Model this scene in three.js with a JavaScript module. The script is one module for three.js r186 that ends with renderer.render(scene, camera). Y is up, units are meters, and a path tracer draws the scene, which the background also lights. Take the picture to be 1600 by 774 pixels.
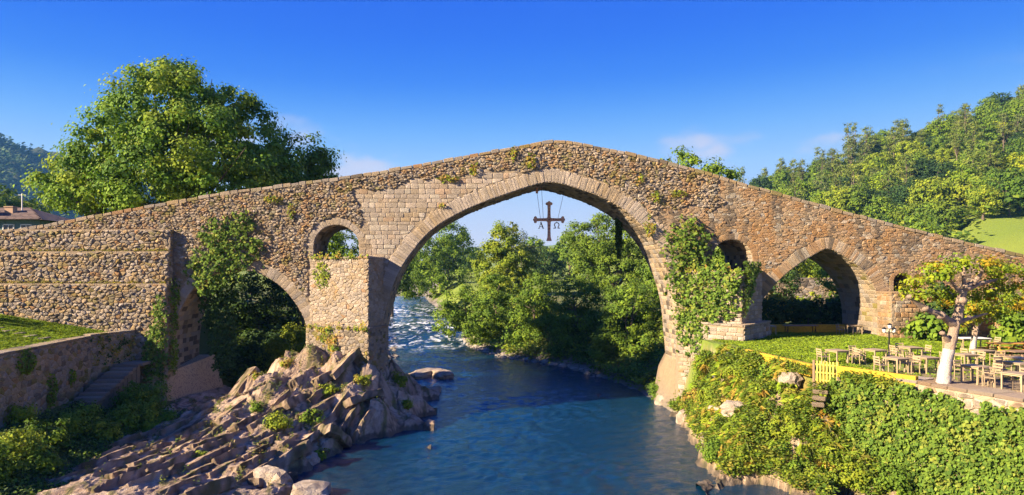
import * as THREE from 'three';
import { mergeGeometries } from 'three/addons/utils/BufferGeometryUtils.js';
import { FontLoader } from 'three/addons/loaders/FontLoader.js';
import { TextGeometry } from 'three/addons/geometries/TextGeometry.js';
import { RoundedBoxGeometry } from 'three/addons/geometries/RoundedBoxGeometry.js';
import { createNoise2D, createNoise3D } from 'simplex-noise';

// ---------------------------------------------------------------- camera, sky, sun, exposure
const EXPOSURE = 4;
const scene = new THREE.Scene();
const CAM_Y = 10.1, CAM_Z = 45, FOCAL = 990;              // metres, metres, pixels of the 1600 px photograph
const camera = new THREE.PerspectiveCamera(2 * Math.atan(423 / FOCAL) * 180 / Math.PI, 1760 / 846, 0.5, 6000);
camera.setViewOffset(1760, 846, 160, 0, 1600, 774);       // shifted lens: verticals stay upright
camera.position.set(0, CAM_Y, CAM_Z);
camera.lookAt(0, CAM_Y, 0);
scene.add(camera);

function rng(seed) { let a = seed >>> 0; return () => { a = (a + 0x6d2b79f5) | 0; let t = Math.imul(a ^ (a >>> 15), 1 | a); t = (t + Math.imul(t ^ (t >>> 7), 61 | t)) ^ t; return ((t ^ (t >>> 14)) >>> 0) / 4294967296; }; }
const n2 = createNoise2D(rng(11)), n3 = createNoise3D(rng(12));
const lerp = (a, b, t) => a + (b - a) * t, clamp = (x, a = 0, b = 1) => Math.min(b, Math.max(a, x));
const smooth = (a, b, x) => { const t = clamp((x - a) / (b - a)); return t * t * (3 - 2 * t); };
const fbm = (x, y, o = 4) => { let s = 0, a = 0.5; for (let i = 0; i < o; i++) { s += a * n2(x + 17.3 * i, y - 9.1 * i); x *= 2.03; y *= 2.03; a *= 0.5; } return s; };
const fbm3 = (x, y, z, o = 4) => { let s = 0, a = 0.5; for (let i = 0; i < o; i++) { s += a * n3(x, y, z); x *= 2.03; y *= 2.03; z *= 2.03; a *= 0.5; } return s; };
function table(pts, x) {                                   // piecewise linear
  if (x <= pts[0][0]) return pts[0][1];
  for (let i = 1; i < pts.length; i++) if (x <= pts[i][0]) return lerp(pts[i - 1][1], pts[i][1], (x - pts[i - 1][0]) / (pts[i][0] - pts[i - 1][0]));
  return pts[pts.length - 1][1];
}
const s2l = (c) => { c /= 255; return c <= 0.04045 ? c / 12.92 : ((c + 0.055) / 1.055) ** 2.4; };

{ // the sky: deep clear blue overhead, paling to a milky lilac with thin low cloud at the horizon
  const W = 2048, H = 1024, data = new Float32Array(W * H * 4);
  const stops = [[-90, 196, 206, 226], [0, 232, 228, 236], [2.5, 228, 228, 240], [5.5, 206, 220, 246], [9, 170, 208, 250], [12, 120, 180, 250], [16.5, 46, 126, 244], [20, 16, 104, 240], [24, 2, 90, 234], [40, 6, 86, 224], [90, 14, 88, 216]];
  for (let j = 0; j < H; j++) {
    const e = ((j + 0.5) / H - 0.5) * 180;
    const c = [1, 2, 3].map((k) => s2l(table(stops.map((s) => [s[0], s[k]]), e)));
    for (let i = 0; i < W; i++) {
      const az = (i + 0.5) / W * Math.PI * 2, el = e * Math.PI / 180, x = Math.cos(el) * Math.cos(az), y = Math.sin(el) * 3.2, z = Math.cos(el) * Math.sin(az);
      let m = smooth(0.13, 0.5, fbm3(x * 3.4 + 11.68, y * 2.6, z * 3.4 + 6.39, 6)) * smooth(15, 10, e) * smooth(-3, 2, e) * 0.85;
      const o = (j * W + i) * 4, cl = [s2l(228), s2l(222), s2l(234)];
      for (let k = 0; k < 3; k++) data[o + k] = lerp(c[k], cl[k], m) / EXPOSURE;
      data[o + 3] = 1;
    }
  }
  const t = new THREE.DataTexture(data, W, H, THREE.RGBAFormat, THREE.FloatType);
  t.mapping = THREE.EquirectangularReflectionMapping; t.magFilter = THREE.LinearFilter; t.needsUpdate = true;
  scene.background = t; scene.environment = t;
}
const SUN_AZ = 21 * Math.PI / 180, SUN_EL = 25 * Math.PI / 180;   // low morning sun, raking along the bridge from the left, a little in front of it
const sunDir = new THREE.Vector3(-Math.cos(SUN_EL) * Math.cos(SUN_AZ), Math.sin(SUN_EL), Math.cos(SUN_EL) * Math.sin(SUN_AZ));
const sun = new THREE.DirectionalLight(new THREE.Color().setRGB(1, 0.8, 0.54), 5);
sun.position.copy(sunDir).multiplyScalar(200); sun.castShadow = true; sun.shadow.radius = 1.2;
sun.shadow.mapSize.set(4096, 4096); Object.assign(sun.shadow.camera, { left: -120, right: 120, top: 120, bottom: -120, near: 1, far: 500 });
scene.add(sun, sun.target);
const renderer = new THREE.WebGLRenderer({ antialias: true });
renderer.shadowMap.enabled = true;
renderer.toneMapping = THREE.LinearToneMapping;
renderer.toneMappingExposure = EXPOSURE;

// ---------------------------------------------------------------- helpers
const at = (px, py, z) => new THREE.Vector3((px - 720) * (CAM_Z - z) / FOCAL, CAM_Y + (423 - py) * (CAM_Z - z) / FOCAL, z);   // where a measured point stands at a given depth
const atX = (px, z = 0) => (px - 720) * (CAM_Z - z) / FOCAL, atY = (py, z = 0) => CAM_Y + (423 - py) * (CAM_Z - z) / FOCAL;
const used = new Map();
function numbered(name) { const k = used.get(name) ?? 0; used.set(name, k + 1); return k ? name + '_' + String(k).padStart(3, '0') : name; }
function mesh(name, geo, mat, parent) { const m = new THREE.Mesh(geo, mat); m.name = parent ? name : numbered(name); m.castShadow = m.receiveShadow = true; (parent ?? scene).add(m); return m; }
function tag(o, label, category, group) { o.userData.label = label; o.userData.category = category; if (group) o.userData.group = group; return o; }
function thing(name, label, category, pos = [0, 0, 0], turn = 0, group) { const g = new THREE.Group(); g.name = numbered(name); g.position.set(...pos); g.rotation.y = turn; scene.add(g); return tag(g, label, category, group); }
function copyOf(src, name, label, group) { const c = src.clone(); c.name = numbered(name); scene.add(c); c.userData = { ...src.userData, label }; if (group) c.userData.group = group; return c; }
function structure(name, geo, mat) { const m = mesh(name, geo, mat); m.userData.kind = 'structure'; return m; }
const xf = (g, x, y, z, rx = 0, ry = 0, rz = 0) => { if (rx) g.rotateX(rx); if (rz) g.rotateZ(rz); if (ry) g.rotateY(ry); return g.translate(x, y, z); };
const box = (w, h, d, x = 0, y = 0, z = 0, ry = 0) => xf(new THREE.BoxGeometry(w, h, d), x, y, z, 0, ry);
const rbox = (w, h, d, r, x = 0, y = 0, z = 0, ry = 0) => xf(new RoundedBoxGeometry(w, h, d, 1, r), x, y, z, 0, ry);
function merge(list) { return mergeGeometries(list.map((g) => { const k = g.index ? g.toNonIndexed() : g; for (const a of Object.keys(k.attributes)) if (!['position', 'normal', 'uv'].includes(a)) k.deleteAttribute(a); return k; })); }
function bar(a, b, r, n = 6) { const A = new THREE.Vector3(...a), B = new THREE.Vector3(...b), g = new THREE.CylinderGeometry(r, r, A.distanceTo(B), n, 1); g.applyQuaternion(new THREE.Quaternion().setFromUnitVectors(new THREE.Vector3(0, 1, 0), B.clone().sub(A).normalize())); return g.translate((A.x + B.x) / 2, (A.y + B.y) / 2, (A.z + B.z) / 2); }
function taper(pts, rads, n = 8, wob = 0, r = null) {      // a tapering limb through points
  const P = pts.map((p) => p.isVector3 ? p : new THREE.Vector3(...p)), curve = new THREE.CatmullRomCurve3(P), seg = Math.max(4, P.length * 4), fr = curve.computeFrenetFrames(seg, false);
  const pos = [], idx = [], uv = [];
  for (let i = 0; i <= seg; i++) {
    const t = i / seg, c = curve.getPoint(t), rad = table(rads.map((q, k) => [k / (rads.length - 1), q]), t);
    for (let j = 0; j <= n; j++) {
      const a = j / n * Math.PI * 2, w = rad * (1 + wob * n3(c.x * 2 + Math.cos(a), c.y * 2, c.z * 2 + Math.sin(a)));
      pos.push(c.x + (fr.normals[i].x * Math.cos(a) + fr.binormals[i].x * Math.sin(a)) * w, c.y + (fr.normals[i].y * Math.cos(a) + fr.binormals[i].y * Math.sin(a)) * w, c.z + (fr.normals[i].z * Math.cos(a) + fr.binormals[i].z * Math.sin(a)) * w);
      uv.push(j / n * rad * 6, t * curve.getLength());
      if (i < seg && j < n) { const q = i * (n + 1) + j; idx.push(q, q + 1, q + n + 1, q + 1, q + n + 2, q + n + 1); }
    }
  }
  const g = new THREE.BufferGeometry(); g.setAttribute('position', new THREE.Float32BufferAttribute(pos, 3)); g.setAttribute('uv', new THREE.Float32BufferAttribute(uv, 2)); g.setIndex(idx); g.computeVertexNormals(); return g;
}
// ---- tiling noise textures
function noiseTex(size, f, srgb = false) {
  const d = new Uint8Array(size * size * 4);
  for (let j = 0; j < size; j++) for (let i = 0; i < size; i++) {
    const a = i / size * Math.PI * 2, b = j / size * Math.PI * 2, v = f(Math.cos(a), Math.sin(a), Math.cos(b), Math.sin(b), i, j), o = (j * size + i) * 4;
    for (let k = 0; k < 3; k++) d[o + k] = clamp(Array.isArray(v) ? v[k] : v) * 255; d[o + 3] = 255;
  }
  const t = new THREE.DataTexture(d, size, size); t.wrapS = t.wrapT = THREE.RepeatWrapping; t.magFilter = THREE.LinearFilter; t.minFilter = THREE.LinearMipmapLinearFilter; if (srgb) t.colorSpace = THREE.SRGBColorSpace; t.needsUpdate = true; return t;
}
const tor = (ca, sa, cb, sb, s, o) => fbm3(ca * s + sb * s * 0.7, sa * s + cb * s * 0.7, (cb - sa) * s * 0.5 + (sb + ca) * s * 0.5 + 5 * o, 5);
const T = {
  grain: noiseTex(512, (a, b, c, d) => 0.5 + 0.6 * tor(a, b, c, d, 6, 1) + 0.25 * tor(a, b, c, d, 24, 2)),
  mottle: noiseTex(512, (a, b, c, d) => { const v = 0.82 + 0.3 * tor(a, b, c, d, 5, 3) + 0.25 * tor(a, b, c, d, 22, 4); return [v, v * 0.985, v * 0.96]; }, false),
  stain: noiseTex(512, (a, b, c, d) => { const v = clamp(0.95 + 0.25 * tor(a, b, c, d, 22, 4)), s = smooth(0.12, 0.42, tor(a, b, c, d, 4, 7) + 0.35 * tor(a, b, c, d, 18, 8)); return [v * lerp(1, 0.42, s), v * lerp(1, 0.4, s), v * lerp(1, 0.55, s)]; }),
  bark: noiseTex(256, (a, b, c, d) => 0.5 + 0.5 * fbm3(a * 7, b * 7, c * 1.2 + d, 4) + 0.2 * tor(a, b, c, d, 14, 6)),
};
const std = (o) => new THREE.MeshStandardMaterial({ roughness: 0.9, ...o });
const rgb = (r, g, b) => new THREE.Color().setRGB(r, g, b);
const M = {
  stone: std({ vertexColors: true, map: T.mottle, bumpMap: T.grain, bumpScale: 0.05, roughness: 0.95 }),
  mortar: std({ color: rgb(0.37, 0.29, 0.2), map: T.mottle, bumpMap: T.grain, bumpScale: 0.06, roughness: 1 }),
  rock: std({ vertexColors: true, map: T.mottle, bumpMap: T.grain, bumpScale: 0.05, roughness: 0.92 }),
  ground: std({ vertexColors: true, map: T.mottle, bumpMap: T.grain, bumpScale: 0.06, roughness: 1 }),
  bark: std({ color: rgb(0.13, 0.1, 0.075), bumpMap: T.bark, bumpScale: 0.05 }),
  barkPale: std({ color: rgb(0.38, 0.28, 0.2), map: T.stain, bumpMap: T.bark, bumpScale: 0.05 }),
  whitewash: std({ color: rgb(0.5, 0.46, 0.41), map: T.stain, bumpMap: T.bark, bumpScale: 0.03 }),
  yellow: std({ color: rgb(0.54, 0.36, 0.02), map: T.stain, bumpMap: T.grain, bumpScale: 0.015, roughness: 0.8 }),
  yellowWood: std({ color: rgb(0.7, 0.52, 0.08), map: T.mottle, roughness: 0.7 }),
  concrete: std({ color: rgb(0.5, 0.37, 0.22), map: T.stain, bumpMap: T.grain, bumpScale: 0.03 }),
  chair: std({ color: rgb(0.33, 0.25, 0.155), roughness: 0.55 }),
  chairSeat: std({ color: rgb(0.26, 0.2, 0.13), roughness: 0.6 }),
  brownWood: std({ color: rgb(0.26, 0.17, 0.1), map: T.mottle, roughness: 0.75 }),
  orangeWood: std({ color: rgb(0.6, 0.3, 0.04), map: T.mottle, roughness: 0.65 }),
  whiteTop: std({ color: rgb(0.72, 0.7, 0.66), roughness: 0.5 }),
  iron: std({ color: rgb(0.02, 0.02, 0.02), roughness: 0.5, metalness: 0.6 }),
  wire: std({ color: rgb(0.1, 0.09, 0.08), roughness: 0.6, metalness: 0.5 }),
  bronze: std({ color: rgb(0.55, 0.28, 0.18), roughness: 0.6, metalness: 0.1, bumpMap: T.grain, bumpScale: 0.01 }),
  frost: new THREE.MeshPhysicalMaterial({ color: rgb(0.75, 0.74, 0.7), roughness: 0.35 }),
};
const leafMat = (c, tr = 0.4) => new THREE.MeshPhysicalMaterial({ color: c, vertexColors: true, roughness: 0.85, specularIntensity: 0.25, transmission: tr, thickness: 0, side: THREE.DoubleSide });
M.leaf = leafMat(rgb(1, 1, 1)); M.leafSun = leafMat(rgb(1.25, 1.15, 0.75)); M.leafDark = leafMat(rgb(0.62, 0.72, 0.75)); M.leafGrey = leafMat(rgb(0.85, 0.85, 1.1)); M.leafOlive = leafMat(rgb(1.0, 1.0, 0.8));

// ---- leaves: every leaf is a small folded blade
class Leaves {
  constructor() { this.p = []; this.n = []; this.c = []; this.i = []; }
  add(x, y, z, s, nx, ny, nz, col, r, thin = 0.55) {
    let l = Math.hypot(nx, ny, nz) || 1; nx /= l; ny /= l; nz /= l;
    let ax = r() - 0.5, ay = r() - 0.5 - 0.25, az = r() - 0.5; const d = ax * nx + ay * ny + az * nz; ax -= d * nx; ay -= d * ny; az -= d * nz; l = Math.hypot(ax, ay, az) || 1; ax /= l; ay /= l; az /= l;
    const bx = ny * az - nz * ay, by = nz * ax - nx * az, bz = nx * ay - ny * ax, w = s * thin * (0.7 + 0.6 * r()), k = this.p.length / 3, f = s * (0.05 + 0.2 * r());
    this.p.push(x - ax * s * 0.6, y - ay * s * 0.6, z - az * s * 0.6, x + bx * w + nx * f, y + by * w + ny * f, z + bz * w + nz * f, x + ax * s * 0.7, y + ay * s * 0.7, z + az * s * 0.7, x - bx * w + nx * f, y - by * w + ny * f, z - bz * w + nz * f);
    for (let q = 0; q < 4; q++) { this.n.push(nx, ny, nz); this.c.push(col[0], col[1], col[2]); }
    this.i.push(k, k + 2, k + 1, k, k + 3, k + 2);
  }
  get count() { return this.p.length / 12; }
  build() { const g = new THREE.BufferGeometry(); g.setAttribute('position', new THREE.Float32BufferAttribute(this.p, 3)); g.setAttribute('normal', new THREE.Float32BufferAttribute(this.n, 3)); g.setAttribute('color', new THREE.Float32BufferAttribute(this.c, 3)); g.setIndex(this.i); return g; }
}
const jit = (c, r, a = 0.3) => { const k = 1 + (r() - 0.5) * a * 2, y = 1 + (r() - 0.5) * a * 0.6; return [c[0] * k * y, c[1] * k, c[2] * k / y]; };
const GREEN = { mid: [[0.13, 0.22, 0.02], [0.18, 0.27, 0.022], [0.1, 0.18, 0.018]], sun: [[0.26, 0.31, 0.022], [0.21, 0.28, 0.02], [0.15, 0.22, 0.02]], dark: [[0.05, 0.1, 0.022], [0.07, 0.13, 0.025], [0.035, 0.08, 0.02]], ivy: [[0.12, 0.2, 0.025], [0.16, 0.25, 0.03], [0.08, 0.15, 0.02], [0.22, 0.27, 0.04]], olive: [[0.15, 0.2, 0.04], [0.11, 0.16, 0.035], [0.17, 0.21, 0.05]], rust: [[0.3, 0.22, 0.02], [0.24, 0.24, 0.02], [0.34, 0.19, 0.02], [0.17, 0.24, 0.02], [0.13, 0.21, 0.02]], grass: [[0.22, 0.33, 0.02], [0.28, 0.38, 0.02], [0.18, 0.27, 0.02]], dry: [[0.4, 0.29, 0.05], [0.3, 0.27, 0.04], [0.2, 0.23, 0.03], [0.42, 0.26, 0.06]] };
// crown: clumps of leaves spread through lobes; a lobe is [x, y, z, rx, ry, rz]
function crown(lobes, { clumps = 1, clumpR = 0.9, per = 40, size = 0.3, pal = GREEN.mid, seed = 1, gap = -0.25, core = 0.5 } = {}) {
  const r = rng(seed), L = new Leaves();
  for (const [cx, cy, cz, rx, ry, rz] of lobes) {
    const n = Math.max(3, Math.round(clumps * (rx * ry + ry * rz + rx * rz) / (clumpR * clumpR) * 1.1));
    for (let k = 0; k < n; k++) {
      const u = r() * 2 - 1, a = r() * Math.PI * 2, s = Math.sqrt(1 - u * u), f = core + (1.04 - core) * Math.pow(r(), 0.6);
      const ox = s * Math.cos(a), oy = u, oz = s * Math.sin(a), x = cx + ox * rx * f, y = cy + oy * ry * f, z = cz + oz * rz * f;
      if (n3(x / (clumpR * 3.2) + seed, y / (clumpR * 2.4), z / (clumpR * 3.2)) < gap) continue;
      const base = pal[Math.floor(r() * pal.length)], cr = clumpR * (0.6 + 0.7 * r()), m = Math.round(per * (0.6 + 0.8 * r()));
      for (let q = 0; q < m; q++) {
        const px = (r() + r() + r() - 1.5) * 1.15, py = (r() + r() + r() - 1.5) * 0.75, pz = (r() + r() + r() - 1.5) * 1.15;
        L.add(x + px * cr, y + py * cr, z + pz * cr, size * (0.6 + 0.8 * r()), px + ox * 0.6 + (r() - 0.5) * 1.3, py + oy * 0.3 + 0.55 + (r() - 0.5), pz + oz * 0.6 + (r() - 0.5) * 1.3, jit(base, r, 0.22), r);
      }
    }
  }
  return L.build();
}
function limbs(base, lobes, r0, seed, split = 0.35, n = 8) {
  const r = rng(seed), B = new THREE.Vector3(...base), c = new THREE.Vector3(); for (const l of lobes) c.add(new THREE.Vector3(l[0], l[1], l[2])); c.divideScalar(lobes.length);
  const fork = B.clone().lerp(c, split); fork.x = lerp(B.x, c.x, split * 0.6); fork.z = lerp(B.z, c.z, split * 0.6);
  const out = [taper([[B.x, B.y - 0.4, B.z], [B.x, B.y + 0.5, B.z], fork.clone().lerp(B, 0.4), fork], [r0 * 1.5, r0 * 1.05, r0 * 0.9, r0 * 0.75], n, 0.12)];
  for (const l of lobes) {
    const e = new THREE.Vector3(l[0] + (r() - 0.5) * l[3], l[1] + l[4] * 0.55, l[2] + (r() - 0.5) * l[5]), m = fork.clone().lerp(e, 0.5).add(new THREE.Vector3((r() - 0.5) * 1.2, 0.5, (r() - 0.5) * 1.2));
    out.push(taper([fork.clone().lerp(B, 0.12), m, e], [r0 * 0.55, r0 * 0.32, r0 * 0.06], 6, 0.1));
    for (let k = 0; k < 3; k++) { const q = fork.clone().lerp(m, 0.4 + 0.6 * r()), d = new THREE.Vector3(l[0] + (r() - 0.5) * l[3] * 1.7, l[1] + (r() - 0.3) * l[4] * 1.2, l[2] + (r() - 0.5) * l[5] * 1.7); out.push(taper([q, q.clone().lerp(d, 0.5).add(new THREE.Vector3(0, 0.3, 0)), d], [r0 * 0.22, r0 * 0.13, r0 * 0.03], 5)); }
  }
  return merge(out);
}
// ---------------------------------------------------------------- terrain
const RIGHT_EDGE = [[-160, -12], [-130, -9], [-100, -5], [-58, 0], [-37, 2], [-28, 5.6], [-20.8, 12], [-5, 15.2], [1, 15], [8.9, 13.3], [13.5, 12.1], [15.8, 14.2], [16.5, 17], [22, 20], [60, 26]];
const LEFT_EDGE = [[-160, -34], [-130, -24], [-100, -18], [-58, -12], [-37, -10], [-20, -8.2], [-10, -6], [-5, -3.6], [-1, -2.8], [7.6, -4.5], [11.3, -6.5], [14.4, -7.4], [17, -6.5], [30, -9], [60, -14]];
const TERRACE_EDGE = [[-6, 15.6], [2, 16.2], [8, 16.5], [14.4, 17.1], [15.2, 17.7], [18.3, 19.3], [21.7, 20.4], [60, 32]];
const TERRACE = 5.36;
const waterY = (z) => (z < -40 ? (-40 - z) * 0.012 : 0);
const hillPlane = (x, z) => { const d = CAM_Z - z; let y = 0.364 * x + 0.135 * d - 53.6; const crest = smooth(330, 520, d + 0.15 * x) ; y *= 1 - 0.75 * crest; return y; };
function lawnLeft(x, z) { return 5.75 + Math.min(1.6, Math.max(0, -24.2 - x) * 0.16); }
function groundY(x, z) {
  const xl = table(LEFT_EDGE, z), xr = table(RIGHT_EDGE, z), w = waterY(z);
  let y;
  if (x > xl && x < xr) { const e = Math.min(x - xl, xr - x); return w - 0.15 - 1.9 * smooth(0, 3, e); }
  const wob = fbm(x * 0.12, z * 0.12) * 0.8 + fbm(x * 0.5, z * 0.5) * 0.25;
  if (x >= xr) {
    const t = x - xr;
    if (z > -5) { const e = table(TERRACE_EDGE, z); y = x > e + 0.9 ? TERRACE - 0.02 * Math.max(0, -z) : lerp(-0.2, TERRACE, smooth(0, 1, t / Math.max(0.5, e - xr))) - (z > 13.5 ? 5.5 : 1.6); if (x > e + 0.9) y += 0.03 * wob; }
    else { y = w + lerp(0, 5.1, smooth(0, 11, t)) + wob * smooth(0, 6, t) * 0.7 * smooth(-5, -9, z); }
    const h = hillPlane(x, z); const k = Math.log(1 + Math.exp((h - y) / 3)) * 3; y += k * smooth(-20, -60, z); if (k > 4) y += fbm(x * 0.02, z * 0.02) * 8;
  } else {
    const t = xl - x;
    if (z > 0.5) y = x < -24.5 ? lerp(lawnLeft(x, z), 1.0, smooth(13, 15.5, z) * smooth(-38, -33, x)) + 0.04 * wob : x > -16.5 ? -1.6 : Math.max(0.1, 2.3 - (x + 24) * 0.36) + wob * 0.12 - 1.5 * smooth(-17.5, -16.5, x);
    else if (z > -5) y = x < -21 ? 6 : x > -11.5 ? -1.5 : 0.18 + wob * 0.1;
    else { y = w + lerp(0.1, 5.6, smooth(1, 14, t)) + wob * smooth(0, 6, t) * 0.7; if (z > -17) y = lerp(y, 0.2 + wob * 0.1, smooth(-24.5, -16.5, x) * smooth(-17, -9, z)); y += Math.min(9, 0.05 * Math.max(0, t - 40)) * smooth(-10, -60, z); }
  }
  return y;
}
function spaced(lo, hi, dlo, dhi, step, grow) { const a = []; for (let v = dlo; v <= dhi + 1e-6; v += step) a.push(v); let s = step, v = dlo; while (v > lo) { s *= grow; v -= s; a.unshift(v); } s = step; v = dhi; while (v < hi) { s *= grow; v += s; a.push(v); } return a; }
function sheet(xs, zs, hy, colour, uvs = 0.4) {
  const pos = [], col = [], uv = [], idx = [];
  zs.forEach((z, j) => xs.forEach((x, i) => { const y = hy(x, z); pos.push(x, y, z); if (colour) col.push(...colour(x, y, z)); uv.push(x * uvs, z * uvs); if (i && j) { const q = j * xs.length + i, p = q - xs.length; idx.push(p - 1, q - 1, p, p, q - 1, q); } }));
  const g = new THREE.BufferGeometry(); g.setAttribute('position', new THREE.Float32BufferAttribute(pos, 3)); if (colour) g.setAttribute('color', new THREE.Float32BufferAttribute(col, 3)); g.setAttribute('uv', new THREE.Float32BufferAttribute(uv, 2)); g.setIndex(idx); g.computeVertexNormals(); return g;
}
const mix3 = (a, b, t) => [lerp(a[0], b[0], t), lerp(a[1], b[1], t), lerp(a[2], b[2], t)];
function groundColour(x, y, z) {
  const n = fbm(x * 0.25, z * 0.25) + 0.4 * fbm(x * 1.3, z * 1.3), grass = mix3([0.14, 0.22, 0.02], [0.22, 0.28, 0.025], clamp(0.5 + n)), dirt = mix3([0.16, 0.12, 0.08], [0.26, 0.2, 0.13], clamp(0.5 + n));
  if (y < 0.6 + waterY(z)) return mix3([0.12, 0.1, 0.08], [0.3, 0.27, 0.23], clamp(0.5 + n));
  if (z > -5.5 && x > 14) { const worn = Math.max(smooth(13, 17, z + n * 2) * smooth(18, 21, x), smooth(1.2, -0.6, z + n * 1.2)); return mix3(grass, mix3(dirt, [0.36, 0.27, 0.17], 0.6), clamp(worn)); }
  if (x < -24 && z > 0) return mix3([0.18, 0.28, 0.02], [0.24, 0.33, 0.02], clamp(0.5 + n));
  const far = smooth(-60, -110, z); return mix3(mix3([0.07, 0.09, 0.025], dirt, clamp(n)), grass, Math.max(far, 0.25));
}
{
  const xs = spaced(-2600, 2600, -40, 44, 0.55, 1.13), zs = spaced(-3200, 400, -60, 30, 0.6, 1.11);
  structure('ground', sheet(xs, zs, groundY, groundColour), M.ground);
}
{ // far wooded ridge on the left, blue with distance
  const xs = [], zs = []; for (let i = 0; i <= 150; i++) xs.push(-2300 + i * 13.5); for (let j = 0; j <= 60; j++) zs.push(-1500 + j * 11);
  const hy = (x, z) => { const a = smooth(-380, -1000, x + 0.25 * (z + 1000)); return -20 + 262 * a * smooth(-780, -1060, z) + fbm(x * 0.004, z * 0.004) * 55 * a + fbm(x * 0.03, z * 0.03) * 26 * a + fbm(x * 0.09, z * 0.09, 3) * 22 * a; };
  structure('hills', sheet(xs, zs, hy, (x, y, z) => mix3([0.035, 0.055, 0.02], [0.07, 0.09, 0.03], clamp(0.5 + fbm(x * 0.02, z * 0.02) * 1.5)), 0.02), M.ground);
}

// ---- the limestone outcrop that carries the pier, and the right bank
function idw(pts, x, z, p = 3.2) { let s = 0, w = 0; for (const [a, b, y] of pts) { const q = 1 / (Math.pow((x - a) ** 2 + (z - b) ** 2, p / 2) + 0.02); s += q * y; w += q; } return s / w; }
const ROCK = [[-10.5, 1, 4.7], [-8, 2.2, 4.3], [-6.2, 2.4, 3.5], [-5.6, 0, 3.6], [-10, -3, 4.2], [-6, -3, 3.2], [-8, -5, 2.5], [-4.4, 1, 2.0], [-3.4, 0.4, 1.2], [-2.8, -1, 0], [-2.2, -2.4, -0.8], [-2, 2, -1], [-3.6, 4, 0.6], [-3.2, 6, -0.8], [-4.6, 7.6, -0.3], [-5.3, 5.4, 1.7], [-6.6, 5, 2.5], [-6, 9, -0.2], [-5, 10, -1.2], [-6.5, 11.3, -0.3], [-7.8, 9.5, 1.0], [-5.6, 13, -1.2], [-7.4, 14.2, -0.3], [-9, 12.5, 0.9], [-12, 1, 4.2], [-13.6, 3, 3.0], [-14.9, 5, 1.9], [-16.3, 6.5, 1.3], [-17.2, 7.5, 1.0], [-18.4, 10, 0.66], [-19.4, 14, 0.4], [-20.4, 17, 0.25], [-12, 8, 1.5], [-12, 5, 2.9], [-10, 4, 3.2], [-10, 6.5, 2.1], [-13, 12, 0.95], [-10, 14, 0.75], [-16, 12, 0.7], [-15, 17, 0.7], [-11, 17, 0.55], [-8.5, 16, 0.3], [-6, 16, -1], [-17, 4, 0.1], [-15.6, 2, 0.0], [-14, -1, -0.3], [-14, -4, -0.4], [-18.5, 7, 0.2], [-20, 10, 0.1], [-15, 22, 0.5], [-8, 22, -0.5], [-5, 20, -1.3]];
function cells(x, z, sx, sz, ang, salt) {                 // jointed blocks: [distance to joint, random, local x, local z]
  const c = Math.cos(ang), s = Math.sin(ang), u = (x * c + z * s) / sx, v = (-x * s + z * c) / sz, iu = Math.floor(u), iv = Math.floor(v);
  let d1 = 9, d2 = 9, best = [0, 0, 0];
  for (let a = -1; a <= 1; a++) for (let b = -1; b <= 1; b++) {
    const h = Math.sin((iu + a) * 127.1 + (iv + b) * 311.7 + salt) * 43758.5453, h2 = Math.sin((iu + a) * 269.5 + (iv + b) * 183.3 + salt) * 43758.5453, ra = h - Math.floor(h), rb = h2 - Math.floor(h2);
    const du = iu + a + 0.15 + ra * 0.7 - u, dv = iv + b + 0.15 + rb * 0.7 - v, d = du * du + dv * dv;
    if (d < d1) { d2 = d1; d1 = d; best = [(ra * 7.13) % 1, du, dv]; } else if (d < d2) d2 = d;
  }
  return [Math.sqrt(d2) - Math.sqrt(d1), ...best];
}
function rockDetail(x, z, amp, base = 0) {                // tilted beds running up the slope, crossed by joints
  const wx = x + fbm(x * 0.3, z * 0.3) * 0.9, wz = z + fbm(x * 0.3 + 9, z * 0.3) * 0.9;
  const A = cells(wx, wz, 1.5, 5.2, 0.41, 1.3), B = cells(wx, wz, 0.36, 2.8, 0.41, 7.7), C = cells(wx, wz, 2.4, 1.3, 0.3, 3.3);
  return amp * ((A[1] - 0.5) * 0.25 + A[2] * 0.75 + B[2] * 0.1 + (B[1] - 0.5) * 0.03 + (C[1] - 0.5) * 0.14 - 0.22 * smooth(0.045, 0.0, A[0]) - 0.07 * smooth(0.05, 0, C[0]) + fbm(x * 3, z * 3, 3) * 0.03);
}
const rockY = (x, z) => { const b = idw(ROCK, x, z); const gx = idw(ROCK, x + 0.3, z) - b, gz = idw(ROCK, x, z + 0.3) - b, sl = Math.hypot(gx, gz) / 0.3; return b + rockDetail(x, z, clamp((x + 21) * 0.5, 0.25, 1) * clamp(1.25 - 0.75 * sl, 0.4, 1) * lerp(0.5, 1, smooth(0.9, 2.4, b)), b); };
function flat(g) { const f = g.toNonIndexed(); f.computeVertexNormals(); return f; }
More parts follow.
